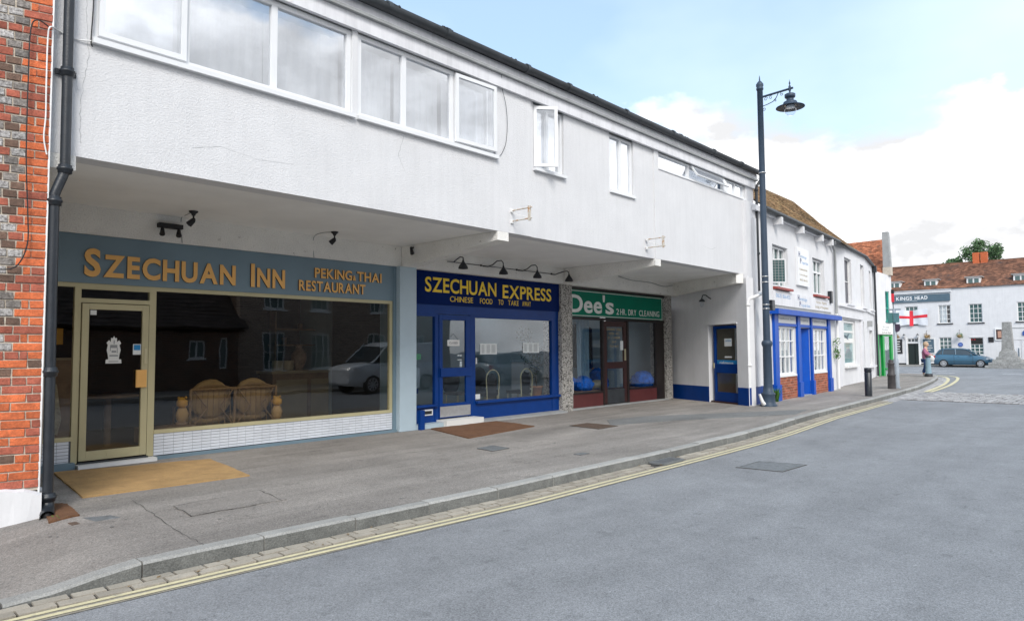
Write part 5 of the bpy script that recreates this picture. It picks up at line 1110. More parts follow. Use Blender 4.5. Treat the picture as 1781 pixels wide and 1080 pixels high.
# ------------------------------------------------------------ things inside the shops
sf = empty('wicker_sofa', (5.1, 10.75, .16), 'cane backed wicker sofa with two tan cushions behind the restaurant window', 'sofa')
fr_s = MB(); z0, z1 = .16, .98; xa, xb = 4.42, 5.80; y = 10.62
for x in (xa, (xa+xb)/2, xb): fr_s.tube([(x, y+.03, z0), (x, y, z1)], .022, 8)
fr_s.tube([(xa, y, z1), (xb, y, z1)], .022, 8); fr_s.tube([(xa, y+.02, .42), (xb, y+.02, .42)], .018, 8)
fr_s.build('cane_frame', M['wicker'], sf)
for k in range(2):
    c0 = xa+.35+k*.69; sl = MB()
    for s_ in (-1, 1): sl.tube([(c0+s_*.30, y+.01, .44), (c0+s_*.10, y+.005, .70), (c0+s_*.30, y, .96)], .012, 6)
    sl.tube([(c0-.28, y, .985), (c0-.12, y, 1.03), (c0+.12, y, 1.03), (c0+.28, y, .985)], .014, 6)
    for x in np.linspace(-.28, .28, 7): sl.tube([(c0+x, y+.012, .44), (c0+x*.9, y+.004, .97)], .006, 5)
    sl.build('cane_lattice', M['wicker'], sf)
    MB().blob((c0, y+.13, .82), .33, 16, 10, .02, k, (1, .28, .92)).build('back_cushion', M['cushion'], sf); MB().blob((c0, y+.42, .50), .36, 14, 8, .02, k, (1, .9, .3)).build('seat_cushion', M['cushion'], sf)
for x in (xa, xb): MB().tube([(x, y, .72), (x, y+.35, .74), (x, y+.6, .70), (x, y+.62, .16)], .022, 8).build('arm_rest', M['wicker'], sf)
def figurine(x, y, z, lab):
    t = empty('lion_figurine', (x, y, z), lab, 'figurine', 'orange figurines behind the restaurant window'); MB().blob((x, y, z+.13), .09, 10, 8, .1, 1, (1, .8, 1.4)).build('body', M['cushion'], t); MB().blob((x-.01, y-.02, z+.30), .075, 10, 8, .15, 2).build('head', M['ochre'], t)
    for s_ in (-1, 1): MB().blob((x+s_*.05, y, z+.37), .02, 6, 5).build('ear', M['ochre'], t)
    MB().blob((x, y, z), .09, 8, 5, .1, 3, (1, 1, .5)).build('foot', M['wood'], t)
figurine(4.17, 10.30, .52, 'orange lion figurine at the left end of the wicker sofa'); figurine(5.62, 10.25, .46, 'orange lion figurine at the right end of the wicker sofa')
bx('window_shelf', M['wood'], wb, 3.6, 4.32, 10.05, 10.5, .30, .50)
bx('window_shelf', M['wood'], wb, 5.5, 7.5, 10.05, 10.4, .30, .44)
sb = empty('sideboard', (7.4, 12.4, .16), 'long carved sideboard behind the wicker sofa', 'sideboard')
bx('cabinet', M['wood'], sb, 6.65, 8.95, 12.3, 12.8, .16, 1.12); bx('worktop', M['stool'], sb, 6.6, 9.0, 12.24, 12.85, 1.12, 1.17)
for i in range(3): bx('carved_panel', M['stool'], sb, 6.72+i*.75, 7.38+i*.75, 12.285, 12.299, .25, 1.0)
def vase(x, y, z, prof, mat, name, lab, grp=None): return MB().lathe(x, y, [(r_, z+h_) for r_, h_ in prof], 20).build(name, M[mat], None, label=lab, cat='vase', group=grp)
vase(7.32, 12.5, 1.17, [(.07, 0), (.10, .08), (.15, .22), (.15, .32), (.08, .42), (.05, .46), (.09, .52)], 'ceramic', 'vase', 'tall patterned vase standing on the sideboard')
vase(6.86, 12.5, 1.17, [(.10, 0), (.11, .02), (.11, .18), (.10, .20)], 'stool', 'jar', 'left cream jar on the sideboard in the restaurant'); vase(7.08, 12.5, 1.17, [(.10, 0), (.11, .02), (.11, .18), (.10, .20)], 'stool', 'jar', 'right cream jar on the sideboard in the restaurant')
sh = empty('wall_shelf', (8.4, 13.0, 1.7), 'dark wooden display shelves along the back of the restaurant', 'shelf')
for z in (1.66, 1.98): bx('shelf_board', M['wood'], sh, 6.95, 9.9, 12.8, 13.05, z, z+.03)
for x in (6.97, 8.0, 9.0, 9.86): bx('shelf_upright', M['wood'], sh, x, x+.03, 12.82, 13.04, 1.35, 2.35)
for i in range(7): bx('shelf_bottle', M['ceramic'], sh, 7.2+i*.36, 7.27+i*.36, 12.9, 12.97, 2.01 if i % 2 else 1.69, 2.12 if i % 2 else 1.83)
pb = empty('poster', (2.6, 10.6, 1.7), 'bright yellow notice board behind the narrow left window of the restaurant', 'notice'); bx('board', M['ochre'], pb, 2.28, 2.73, 10.60, 10.63, 1.66, 1.875); bx('print', M['ink'], pb, 2.45, 2.60, 10.59, 10.599, 1.72, 1.76)
cb2 = empty('cabinet', (2.7, 11.2, .16), 'dark cabinet with books behind the narrow left window', 'cabinet'); bx('body', M['wood'], cb2, 2.6, 3.1, 11.2, 11.7, .16, 1.45); bx('top', M['stool'], cb2, 2.57, 3.13, 11.17, 11.73, 1.45, 1.48)
MB().prism_y(10.3, 10.34, [(2.52, .55), (2.62, .50), (2.66, .70), (2.60, 1.15), (2.54, 1.15)]).build('hanging_tablecloth', M['cloth_cream'], None, label='pale folded tablecloth hanging low behind the downpipe', cat='tablecloth')
dt = empty('dining_table', (3.2, 11.4, .16), 'dark round table seen dimly through the restaurant door', 'table'); MB().lathe(3.6, 11.6, [(.42, .88), (.42, .91), (0, .91)], 20).build('tabletop', M['wood'], dt); MB().lathe(3.6, 11.6, [(.05, .16), (.05, .88)], 10).build('pedestal', M['wood'], dt)
# takeaway chairs, plant, counter
def chair(x, y, lab, rz=0):
    t = empty('arch_back_chair', (x, y, .16), lab, 'chair', 'arch backed chairs in the takeaway window')
    pts = []
    for k in range(13):
        a = math.pi*k/12; pts.append((x-.20*math.cos(a)*(1), y, .92+.20*math.sin(a)))
    pts = [(x-.17, y, .42)]+pts+[(x+.17, y, .42)]
    MB().tube(pts, .013, 8).build('back_frame', M['chrome'], t)
    MB().prism_y(y+.02, y+.05, [(x-.13, .50), (x+.13, .50), (x+.155, .88), (x+.11, 1.0), (x, 1.05), (x-.11, 1.0), (x-.155, .88)]).build('backrest', M['black'], t)
    bx('seat', M['black'], t, x-.21, x+.21, y+.02, y+.44, .56, .63)
    for dx in (-.18, .18):
        for dy in (.02, .42): MB().tube([(x+dx, y+dy, .16), (x+dx*.95, y+dy, .57)], .012, 6).build('leg', M['chrome'], t)
    return t
chair(10.72, 10.40, 'left arch backed metal chair inside the takeaway window'); chair(11.82, 10.40, 'right arch backed metal chair inside the takeaway window, nearer the plant')
for x, l_ in ((10.6, 'dark arch backed chair facing the street at the left of the takeaway'), (11.5, 'dark arch backed chair facing the street in the middle of the takeaway')):
    t = empty('dark_chair', (x, 11.6, .16), l_, 'chair'); MB().blob((x, 11.6, .85), .27, 14, 10, 0, 1, (1, .2, 1.15)).build('backrest', M['black'], t); bx('seat', M['black'], t, x-.22, x+.22, 11.15, 11.6, .56, .62)
    for dx in (-.18, .18):
        for dy in (-.4, -.05): MB().tube([(x+dx, 11.6+dy, .16), (x+dx, 11.6+dy, .56)], .012, 6).build('leg', M['chrome'], t)
pp = empty('potted_plant', (12.35, 10.55, .2), 'leafy houseplant in a terracotta pot at the end of the takeaway window', 'plant')
MB().lathe(12.35, 10.55, [(.10, .42), (.14, .66), (.155, .66), (.155, .70), (.12, .70)], 18).build('pot', M['terracotta'], pp); bx('pot_stand', M['wood'], pp, 12.2, 12.5, 10.4, 10.7, .16, .42)
MB().tube([(12.35, 10.55, .68), (12.30, 10.57, 1.1), (12.2, 10.6, 1.7), (12.05, 10.6, 1.95)], .010, 6).tube([(12.35, 10.55, .7), (12.42, 10.6, 1.2), (12.5, 10.6, 1.6)], .008, 6).build('stem', M['bark'], pp)
leaves('foliage', M['leafd'], pp, [((12.3, 10.6, 1.15), .28), ((12.15, 10.6, 1.45), .26), ((12.45, 10.6, 1.5), .26), ((12.0, 10.6, 1.9), .2), ((12.5, 10.6, 1.2), .2)], 420, .07, 3)
ct = empty('counter', (9.0, 10.9, .16), 'pale blue counter box behind the narrow takeaway window', 'counter'); bx('box', M['paleblue'], ct, 8.62, 9.02, 10.8, 11.2, .80, 1.2); bx('shelf', M['blue'], ct, 8.62, 9.02, 10.85, 11.2, .68, .78); bx('leg', M['upvc'], ct, 8.75, 8.95, 10.9, 11.1, .16, .68)
sg = empty('exit_sign', (9.1, 11.0, 1.4), 'small green sign seen through the narrow takeaway window', 'sign'); bx('panel', M['greensign'], sg, 8.95, 9.22, 11.0, 11.03, 1.36, 1.48)
fz = empty('fridge', (12.7, 11.2, .16), 'white upright cabinet at the right of the takeaway', 'cabinet'); bx('body', M['upvc'], fz, 12.62, 12.88, 11.0, 11.6, .16, 1.25); bx('top', M['paleblue'], fz, 12.58, 12.89, 10.95, 11.62, 1.25, 1.29)
# dry cleaner
gr = empty('clothes_rail', (13.6, 11.3, .16), 'rail of dark garments in the dry cleaner window', 'clothes rail'); MB().tube([(13.1, 11.2, 2.25), (15.2, 11.2, 2.25)], .015, 6).build('rail', M['alu'], gr)
rg = random.Random(4)
for i in range(14):
    x = 13.15+i*.15; o = MB(); h0 = rg.uniform(1.0, 1.3); o.prism_x(x, x+.07, [(11.2, 2.22), (10.98, 2.10), (10.96, h0), (11.44, h0), (11.42, 2.10)]); o.build('garment', M['cloth_dark'], gr)
def bagf(x, y, z, r_, lab, sd, e=(1.25, 1, .8)): return MB().blob((x, y, z+r_*.6), r_, 26, 16, .13, sd, e, flat=z).build('plastic_bag', M['bluebag'], None, label=lab, cat='bag', group='blue polythene bags in the dry cleaner window')
bagf(16.75, 10.42, .50, .30, 'large bright blue polythene bag in the right window of the dry cleaner', 1); bagf(15.08, 10.75, .52, .28, 'blue polythene bag behind the dry cleaner door', 2, (1, 1, 1.2)); bagf(13.98, 10.42, .52, .24, 'blue polythene bag in the left window of the dry cleaner', 3, (1.3, 1, .85)); bagf(13.35, 10.45, .62, .22, 'darker blue polythene bag beside the left pebble pillar', 4, (1.2, 1, .7))
bx('window_ledge', M['wood'], wb, 15.54, 17.32, 10.16, 10.74, .40, .50); bx('window_ledge', M['wood'], wb, 12.9, 14.4, 10.16, 10.8, .42, .52)
MB().blob((14.75, 10.55, .62), .26, 18, 10, .09, 5, (1.2, .8, .5)).build('laundry_heap', M['cloth_cream'], None, label='cream laundry heap behind the dry cleaner door', cat='laundry')
bx('heap_table', M['darkwall'], wb, 14.42, 15.2, 10.3, 11.1, .16, .52); bx('yellow_notice', M['ochre'], wb, 15.05, 15.22, 10.9, 10.91, .85, 1.05)
# ------------------------------------------------------------ tall street lamp
lx, ly = 16.88, 6.91
lp = empty('street_lamp', (lx, ly, .12), 'tall slate black street lamp post with a bracket and bell shaped lantern', 'street lamp')
MB().lathe(lx, ly, [(.205, .12), (.205, .15), (.18, .17), (.16, .22), (.155, .38), (.165, .40), (.165, .44), (.125, .46), (.108, .60), (.102, 1.58), (.115, 1.60), (.13, 1.64), (.13, 1.68), (.11, 1.72), (.086, 1.74)], 28).build('base', M['lamppaint'], lp)
MB().lathe(lx, ly, [(.086, 1.74), (.082, 3.0), (.075, 5.5), (.070, 8.05), (.088, 8.06), (.088, 8.10), (.07, 8.11), (.09, 8.15), (.09, 8.20), (.05, 8.26), (.02, 8.29), (.012, 8.38), (0, 8.44)], 28).build('shaft', M['lamppaint'], lp)
az = -.72; AX = Vector((-.05, -1, 0)).normalized()
def arm(d, z): return (lx+AX.x*d, ly+AX.y*d, z)
MB().tube([arm(.05, 7.86), arm(.84, 7.88)], .026, 10).build('arm', M['lamppaint'], lp)
sc = MB(); sc.tube([arm(.07, 7.62), arm(.20, 7.64), arm(.33, 7.67), arm(.42, 7.75), arm(.47, 7.85)], .010, 6)
for (cx_, cz_, r_, a0) in ((.15, 7.78, .055, 0), (.28, 7.79, .05, 1), (.56, 7.80, .045, 2), (.10, 7.54, .05, 3), (.40, 7.68, .03, 1)):
    pts = [arm(cx_+r_*(1-k/16)*math.cos(a0+k*.55), cz_+r_*(1-k/16)*math.sin(a0+k*.55)) for k in range(14)]; sc.tube(pts, .007, 5)
sc.build('scroll_bracket', M['lamppaint'], lp)
hx, hy, _ = arm(.76, 0)
MB().lathe(hx, hy, [(0, 8.12), (.008, 8.06), (.022, 8.01), (.010, 7.98), (.03, 7.93), (.032, 7.84), (.018, 7.80), (.02, 7.76), (.10, 7.75), (.125, 7.735), (.125, 7.67), (.115, 7.655), (.085, 7.65), (.085, 7.57), (.15, 7.55), (.165, 7.52), (.165, 7.485), (.33, 7.42), (.335, 7.41), (.16, 7.455), (0, 7.46)], 36).build('lantern_hood', M['lamppaint'], lp)
MB().lathe(hx, hy, [(.14, 7.45), (.145, 7.36), (.12, 7.27), (.06, 7.22), (0, 7.21)], 28).build('glass_bowl', M['lampglass'], lp); MB().lathe(hx, hy, [(.10, 7.445), (.10, 7.40), (0, 7.39)], 20).build('reflector', M['lens'], lp)
for z in (5.93, 3.32, 3.18, 2.62, 2.52): MB().lathe(lx, ly, [(.088, z-.012), (.093, z-.012), (.093, z+.012), (.088, z+.012)], 24).build('steel_band', M['alu'], lp)
pbx = empty('post_box', (lx+.2, ly, 2.57), 'small black control box strapped to the street lamp', 'control box'); bx('box', M['blackiron'], pbx, lx+.085, lx+.26, ly-.13, ly+.10, 2.48, 2.74, bevel=.01)
# seagull-like white pipe shoe at the lamp foot
MB().tube([(16.62, 7.02, .42), (16.66, 6.98, .25), (16.70, 6.96, .18), (16.76, 6.93, .16)], [.03, .045, .055, .04], 10).build('pipe_elbow', M['whitepaint'], None, label='white plastic pipe elbow lying against the blue painted corner', cat='pipe')
def weed(x, y, z, n, h, lab, sd, spread=.12):
    rw = random.Random(sd); mb = MB()
    for _ in range(n):
        a = rw.uniform(0, 6.28); d = rw.uniform(.02, spread); hh = h*rw.uniform(.5, 1); p0 = Vector((x+rw.uniform(-.05, .05), y+rw.uniform(-.04, .04), z)); p1 = p0+Vector((math.cos(a)*d*.5, math.sin(a)*d*.5, hh*.6)); p2 = p0+Vector((math.cos(a)*d, math.sin(a)*d, hh)); w2 = Vector((-math.sin(a), math.cos(a), 0))*.012
        mb.add([tuple(p0-w2), tuple(p0+w2), tuple(p1+w2*1.2), tuple(p1-w2*1.2), tuple(p2)], [(0, 1, 2, 3), (3, 2, 4)], tint=rw.random())
    return mb.build('weed', M['grass'], None, label=lab, cat='weed', kind=None)
weed(18.35, 7.30, .12, 90, .40, 'clump of green weeds between the street lamp and blue pilaster', 1, .22)
weed(1.86, 7.02, .09, 26, .05, 'tuft of green weeds beside the foot of the black downpipe', 2, .08)
cl = leaves('climbing_weed', M['grass'], None, [(B_((7.9, -.12, 1.75)), .16), (B_((7.95, -.12, 1.45)), .14), (B_((7.95, -.12, 1.25)), .10)], 160, .07, 5); tag(cl, 'green plant growing out of the wall beside the blue shopfront', 'plant')
# ------------------------------------------------------------ bollards, poles
bo = empty('bollard', (22.0, 6.03, .12), 'straight black cylindrical bollard at the pavement edge', 'bollard')
MB().lathe(22.0, 6.03, [(.100, .12), (.100, .80), (.094, .805), (.094, .825), (.100, .83), (.100, .93), (.09, .945), (0, .95)], 24).build('post', M['blackiron'], bo)
b2 = empty('bollard', (26.35, 6.48, .12), 'tapered dark bollard with ring mouldings beside the grey sign pole', 'bollard')
MB().lathe(26.35, 6.48, [(.13, .12), (.13, .16), (.12, .55), (.135, .57), (.135, .61), (.11, .63), (.095, .95), (.11, .97), (.11, 1.0), (.07, 1.02), (.085, 1.06), (.06, 1.11), (0, 1.13)], 20).build('post', pmat('worn_dark_bollard', (.05, .045, .045), .6, .3, 8), b2)
gp = empty('sign_pole', (26.8, 6.43, .12), 'grey steel pole carrying street signs beside the tapered bollard', 'sign pole')
MB().lathe(26.8, 6.43, [(.085, .12), (.085, 1.10), (.055, 1.16), (.055, 2.85), (0, 2.86)], 18).build('pole', M['galv'], gp)
bx('cap_plate', M['galv'], gp, 26.76, 26.84, 6.22, 6.60, 2.83, 2.88)
bx('sign_panel', M['tealpanel'], gp, 26.70, 26.74, 6.46, 6.62, 2.38, 2.74); bx('sign_panel', pmat('slate_teal_panel', (.09, .20, .22), .5), gp, 26.70, 26.74, 6.26, 6.44, 2.40, 2.73)
MB(Frame(26.74, 6.30, -math.pi/2)).prism_y(0, .03, [(-.10, 2.34), (.04, 2.34), (.06, 2.20), (.02, 2.10), (-.06, 2.06), (-.10, 2.12)]).build('round_sign_back', pmat('dark_purple_back', (.05, .03, .06), .6), gp)
bx('base_collar', M['galv'], gp, 26.70, 26.90, 6.33, 6.53, .12, .16)
sn = empty('hanging_sign', (39.2, 9.1, 4.4), 'narrow red and black projecting sign near the corner of the green shop', 'sign')
bx('red_panel', M['red'], sn, 26.78, 26.82, 6.415, 6.50, 3.12, 3.42); bx('black_cap', M['black'], sn, 26.77, 26.83, 6.41, 6.50, 3.42, 3.55); MB().tube([(26.8, 6.45, 2.86), (26.8, 6.45, 3.12)], .012, 6).build('stem', M['black'], sn)
sn['label'] = 'narrow red and black sign on a thin stem above the grey sign pole'; 
gb = empty('street_post', (37.85, 7.70, .12), 'blue grey tapered post with a black foot beside the woman', 'post')
MB().lathe(37.85, 7.70, [(.17, .12), (.17, .26), (.13, .27)], 18).build('foot', M['black'], gb); MB().lathe(37.85, 7.70, [(.13, .27), (.10, .95), (.10, 1.04)], 18).build('shaft', M['postgrey'], gb); MB().lathe(37.85, 7.70, [(.12, 1.04), (.12, 1.11), (0, 1.12)], 18).build('cap', M['black'], gb)
# ------------------------------------------------------------ woman
def skin(name, mat, parent, verts, edges, radii, base, loc, lv=2):
    me = bpy.data.meshes.new(name); me.from_pydata(verts, edges, []); me.materials.append(mat)
    o = bpy.data.objects.new(name, me); COL.objects.link(o); o.parent = parent; o.location = Vector(loc)-WL[parent.name]
    s_ = o.modifiers.new('skin', 'SKIN'); s_.use_smooth_shade = True
    for i, r_ in enumerate(radii):
        d = me.skin_vertices[0].data[i]; d.radius = r_ if isinstance(r_, tuple) else (r_, r_); d.use_root = (i == base)
    b = o.modifiers.new('sub', 'SUBSURF'); b.levels = lv; b.render_levels = lv; WL[o.name] = Vector(loc); return o
px, py = 38.4, 7.92
per = empty('person', (px, py, .12), 'woman in a mauve top and blue jeans walking past the corner post', 'person')
# local axes: she faces the right of the picture (towards -Y), slightly away
V = lambda a, b, c: (a, -b, c)     # a = sideways (X), b = forward, c = up
skin('body', M['skin'], per, [V(0, 0, .86), V(0, .02, 1.10), V(0, .0, 1.32), V(0, .02, 1.40), V(0, .05, 1.50), V(-.17, .0, 1.33), V(-.22, .06, 1.10), V(-.19, .24, 1.02), V(.17, .0, 1.33), V(.22, .06, 1.10), V(.19, .24, 1.02), V(-.09, 0, .82), V(-.10, .08, .46), V(-.09, .04, .08), V(.09, 0, .82), V(.10, -.03, .46), V(.09, -.14, .08), V(-.18, .30, 1.02), V(.18, .30, 1.02)],
     [(0, 1), (1, 2), (2, 3), (3, 4), (2, 5), (5, 6), (6, 7), (2, 8), (8, 9), (9, 10), (0, 11), (11, 12), (12, 13), (0, 14), (14, 15), (15, 16), (7, 17), (10, 18)], [.13, .12, .12, .055, .085, .055, .045, .032, .055, .045, .032, .09, .06, .042, .09, .06, .042, .035, .035], 0, (px, py, .12))
MB().blob((px, py-.06, .12+1.53), .098, 14, 12, 0, 1, (.85, 1, 1.15)).build('head', M['skin'], per)
hd_ = MB(); hd_.blob((px, py-.035, .12+1.555), .118, 16, 12, .05, 2, (.95, 1.0, 1.08)); hd_.build('hair', M['hair'], per)
skin('top', M['pinktop'], per, [V(0, 0, .84), V(0, .0, 1.05), V(0, -.01, 1.28), V(-.17, .0, 1.31), V(-.23, .05, 1.10), V(-.20, .20, 1.04), V(.17, .0, 1.31), V(.23, .05, 1.10), V(.20, .20, 1.04)], [(0, 1), (1, 2), (2, 3), (3, 4), (4, 5), (2, 6), (6, 7), (7, 8)], [(.19, .16), (.175, .15), (.16, .14), .08, .066, .05, .08, .066, .05], 1, (px, py, .12))
skin('jeans', M['jeans'], per, [V(0, 0, .88), V(-.10, .01, .76), V(-.11, .10, .46), V(-.10, .06, .12), V(.10, -.01, .76), V(.11, -.02, .46), V(.10, -.14, .14)], [(0, 1), (1, 2), (2, 3), (0, 4), (4, 5), (5, 6)], [(.18, .15), .12, .095, .085, .12, .095, .085], 0, (px, py, .12))
for a, b in ((-.09, .09), (.09, -.10)): MB().blob((px+a, py-b-.05, .165), .06, 10, 7, 0, 1, (.75, 1.9, .7)).build('shoe', M['shoe'], per)
MB().blob((px-.26, py-.28, .12+.86), .14, 12, 9, .06, 3, (.5, 1.1, 1.1)).build('bag', M['bag'], None, label='pale carrier bag held in front of the woman', cat='bag')
# ------------------------------------------------------------ cars
def vehicle(name, label, cat, fr, st, paint, wheels, wr, width, roofmat=None, glass_range=None, doors=(), group=None):
    """st: stations (x, z_bottom, z_belt, z_top, half_width, glass?)"""
    o0 = fr((0, 0, 0)); t = empty(name, (o0[0], o0[1], 0), label, cat, group)
    def ring(x, zb, zt, wdt, zr):
        return [(x, -wdt*.90, zb), (x, -wdt, zb+(zt-zb)*.28), (x, -wdt*1.0, zb+(zt-zb)*.62), (x, -wdt*.955, zt-.03), (x, -wdt*.90, zt), (x, -wdt*.45, zr), (x, wdt*.45, zr), (x, wdt*.90, zt), (x, wdt*.955, zt-.03), (x, wdt*1.0, zb+(zt-zb)*.62), (x, wdt, zb+(zt-zb)*.28), (x, wdt*.90, zb)]
    b = MB(fr); v = []
    for (x, zb, zt, zr, wdt) in st['body']: v += ring(x, zb, zt, wdt, zr)
    n = 12; m_ = len(st['body'])
    b.add(v, [(i*n+k, i*n+(k+1) % n, (i+1)*n+(k+1) % n, (i+1)*n+k) for i in range(m_-1) for k in range(n)], True); b.add(v[:n], [tuple(range(n-1, -1, -1))]); b.add(v[-n:], [tuple(range(n))])
    bo_ = b.build('body', paint, t)
    g_ = MB(fr); v = []
    for (x, z0, z1, w0, w1) in st['cabin']: v += [(x, -w0, z0), (x, -w1, z1), (x, w1, z1), (x, w0, z0)]
    m_ = len(st['cabin']); g_.add(v, [(i*4+k, i*4+(k+1) % 4, (i+1)*4+(k+1) % 4, (i+1)*4+k) for i in range(m_-1) for k in range(4)])
    g_.build('windows', M['carglass'], t)
    r_ = MB(fr); cb = [c for c in st['cabin']]; v = []
    for (x, z0, z1, w0, w1) in cb:
        if z1 > st['roofz']-.16: v += [(x, -w1-.01, z1-.035), (x, -w1*.8, z1+.012), (x, 0, z1+.03), (x, w1*.8, z1+.012), (x, w1+.01, z1-.035)]
    m_ = len(v)//5; r_.add(v, [(i*5+k, i*5+k+1, (i+1)*5+k+1, (i+1)*5+k) for i in range(m_-1) for k in range(4)], True); r_.build('roof', paint, t)
    pm = MB(fr)
    for (xa_, za, xb_, zb_, wa, wb_) in st['pillars']:
        for s_ in (-1, 1): pm.tube([(xa_, s_*wa, za), (xb_, s_*wb_, zb_)], .03, 6)
    pm.build('window_pillar', paint, t)
    for x in wheels:
        for s_ in (-1, 1):
            MB(fr).disc_y(x, wr, s_*(width-.10) if s_ > 0 else -(width-.10), s_*(width-.06), wr+.055, 28).build('wheel_arch', M['black'], t)
            y0, y1 = (s_*(width-.16), s_*(width+.01)); w_ = MB(fr).disc_y(x, wr, min(y0, y1), max(y0, y1), wr, 28).build('wheel', M['tyre'], t)
            yo = s_*(width+.013); rm_ = MB(fr)
            rm_.disc_y(x, wr, min(yo, yo-s_*.01), max(yo, yo-s_*.01), wr*.18, 12)
            for k in range(9):
                a = 2*math.pi*k/9; c_, s2 = math.cos(a), math.sin(a); p = [(x+c_*wr*.15-s2*.02, wr+s2*wr*.15+c_*.02), (x+c_*wr*.62-s2*.028, wr+s2*wr*.62+c_*.028), (x+c_*wr*.62+s2*.028, wr+s2*wr*.62-c_*.028), (x+c_*wr*.15+s2*.02, wr+s2*wr*.15-c_*.02)]
                rm_.prism_y(min(yo, yo-s_*.01), max(yo, yo-s_*.01), p)
            nn_ = 24
            for k in range(nn_):
                a, a2 = 2*math.pi*k/nn_, 2*math.pi*(k+1)/nn_; rm_.prism_y(min(yo, yo-s_*.01), max(yo, yo-s_*.01), [(x+math.cos(a)*wr*.60, wr+math.sin(a)*wr*.60), (x+math.cos(a)*wr*.70, wr+math.sin(a)*wr*.70), (x+math.cos(a2)*wr*.70, wr+math.sin(a2)*wr*.70), (x+math.cos(a2)*wr*.60, wr+math.sin(a2)*wr*.60)])
            rm_.build('rim', M['rim'], w_)
    for (nm, mt, x0, x1, ya, yb, z0, z1) in st['extras']:
        for s_ in (-1, 1): bx(nm, M[mt] if isinstance(mt, str) else mt, t, x0, x1, min(s_*ya, s_*yb), max(s_*ya, s_*yb), z0, z1, fr, bevel=.01)
    return t
hatch = dict(roofz=1.42, body=[(0, .42, .72, .72, .62), (.03, .26, .84, .86, .72), (.12, .22, .92, .96, .80), (.5, .20, .95, .97, .825), (1.3, .18, .93, .95, .83), (2.2, .18, .90, .93, .83), (2.75, .20, .88, .93, .82), (3.1, .20, .80, .86, .80), (3.45, .22, .70, .76, .76), (3.66, .26, .60, .64, .66), (3.74, .34, .52, .54, .52)],
    cabin=[(.16, .93, 1.0, .72, .70), (.38, .95, 1.30, .74, .62), (.62, .95, 1.38, .75, .60), (1.3, .94, 1.42, .76, .60), (1.9, .92, 1.39, .76, .60), (2.2, .91, 1.30, .75, .60), (2.78, .90, .96, .72, .66)],
    pillars=[(.20, .95, .55, 1.36, .735, .625), (.62, .95, .66, 1.37, .75, .62), (1.48, .95, 1.42, 1.40, .765, .62), (2.82, .90, 2.15, 1.33, .735, .62), (.55, 1.37, 2.15, 1.34, .625, .625)],
    extras=[('headlight', 'lens', 3.40, 3.62, .58, .74, .60, .70), ('tail_light', 'redlens', .02, .14, .66, .79, .66, .86), ('door_handle', 'carblue', 1.60, 1.72, .825, .845, .80, .83), ('wing_mirror', 'carblue', 2.42, 2.52, .80, .95, .90, 1.0), ('door_seam', 'black', 2.55, 2.565, .826, .832, .28, .88), ('door_seam', 'black', 1.36, 1.375, .83, .836, .28, .90), ('side_moulding', 'black', .9, 2.9, .83, .84, .42, .45)])
FC = Frame(61.35, 11.98, -math.pi/2)
vehicle('parked_car', 'slate blue hatchback parked in front of the white pub', 'car', FC, hatch, M['carblue'], (.68, 3.02), .29, .82)
hv = dict(hatch); import copy as _cp; van = dict(roofz=1.85, body=[(0, .35, .80, .82, .55), (.05, .28, .92, .96, .74), (.5, .24, 1.02, 1.08, .86), (.95, .22, 1.10, 1.14, .90), (2.0, .22, 1.12, 1.14, .91), (4.3, .24, 1.12, 1.14, .91), (4.42, .35, 1.12, 1.13, .88)],
    cabin=[(.85, 1.10, 1.16, .78, .74), (1.5, 1.12, 1.70, .84, .70), (1.75, 1.12, 1.82, .84, .70), (2.1, 1.12, 1.87, .85, .72), (2.15, 1.12, 1.87, .85, .72)],
    pillars=[(.85, 1.12, 1.65, 1.82, .80, .72), (1.95, 1.12, 1.95, 1.82, .85, .74)], extras=[('headlight', 'lens', .06, .30, .60, .82, .78, .93), ('wing_mirror', 'black', 1.35, 1.48, .88, 1.05, 1.12, 1.28), ('door_seam', 'black', 2.05, 2.07, .905, .912, .30, 1.1)])
FV = Frame(14.3, -1.9, 0)
vt = vehicle('white_van', 'white panel van parked across the street, seen reflected in the restaurant window', 'van', FV, van, M['carwhite'], (.85, 3.6), .32, .90)
bx('load_body', M['carwhite'], vt, 2.16, 4.38, -.86, .86, 1.10, 1.88, FV, bevel=.05)
FS = Frame(21.5, -1.8, 0)
hs2 = {k: (v if not isinstance(v, list) else v) for k, v in hatch.items()}; hs2['extras'] = [e_ if e_[1] != 'carblue' else (e_[0], 'carsilver')+e_[2:] for e_ in hatch['extras']]
vehicle('silver_car', 'silver hatchback parked across the street, seen reflected in the takeaway window', 'car', FS, hs2, M['carsilver'], (.68, 3.02), .29, .82)
# ------------------------------------------------------------ pub
K = Frame(64, 18, -math.pi/2)   # local x = 18 - Y
pub = empty('pub_building', (64, 10, 0), 'long white pub with a brown tiled roof across the junction', 'building')
ups = [(3.46, 4.40), (5.84, 6.70), (7.92, 8.80), (10.98, 11.90), (13.6, 14.5)]
holes = [(a, b, 3.40, 4.87) for a, b in ups]+[(3.55, 4.34, .05, 1.82), (3.55, 4.34, 1.93, 2.24), (5.82, 6.68, 1.0, 2.29), (7.90, 8.78, .90, 2.24)]
wall(K, 'front_wall', M['render_b'], pub, 0, 18, 0, 5.84, 0, .35, holes)
bx('parapet', M['render_b'], pub, 0, 6.78, -.04, .30, 5.843, 6.12, K); bx('parapet', M['render_b'], pub, 6.781, 18, 0, .30, 5.843, 6.14, K); bx('coping', M['boards'], pub, 0, 6.80, -.10, .32, 6.121, 6.16, K); bx('coping', M['boards'], pub, 6.801, 18, -.06, .32, 6.141, 6.19, K)
bx('cornice_line', M['pubgrey'], pub, 0, 6.75, -.08, -.041, 5.86, 5.90, K)
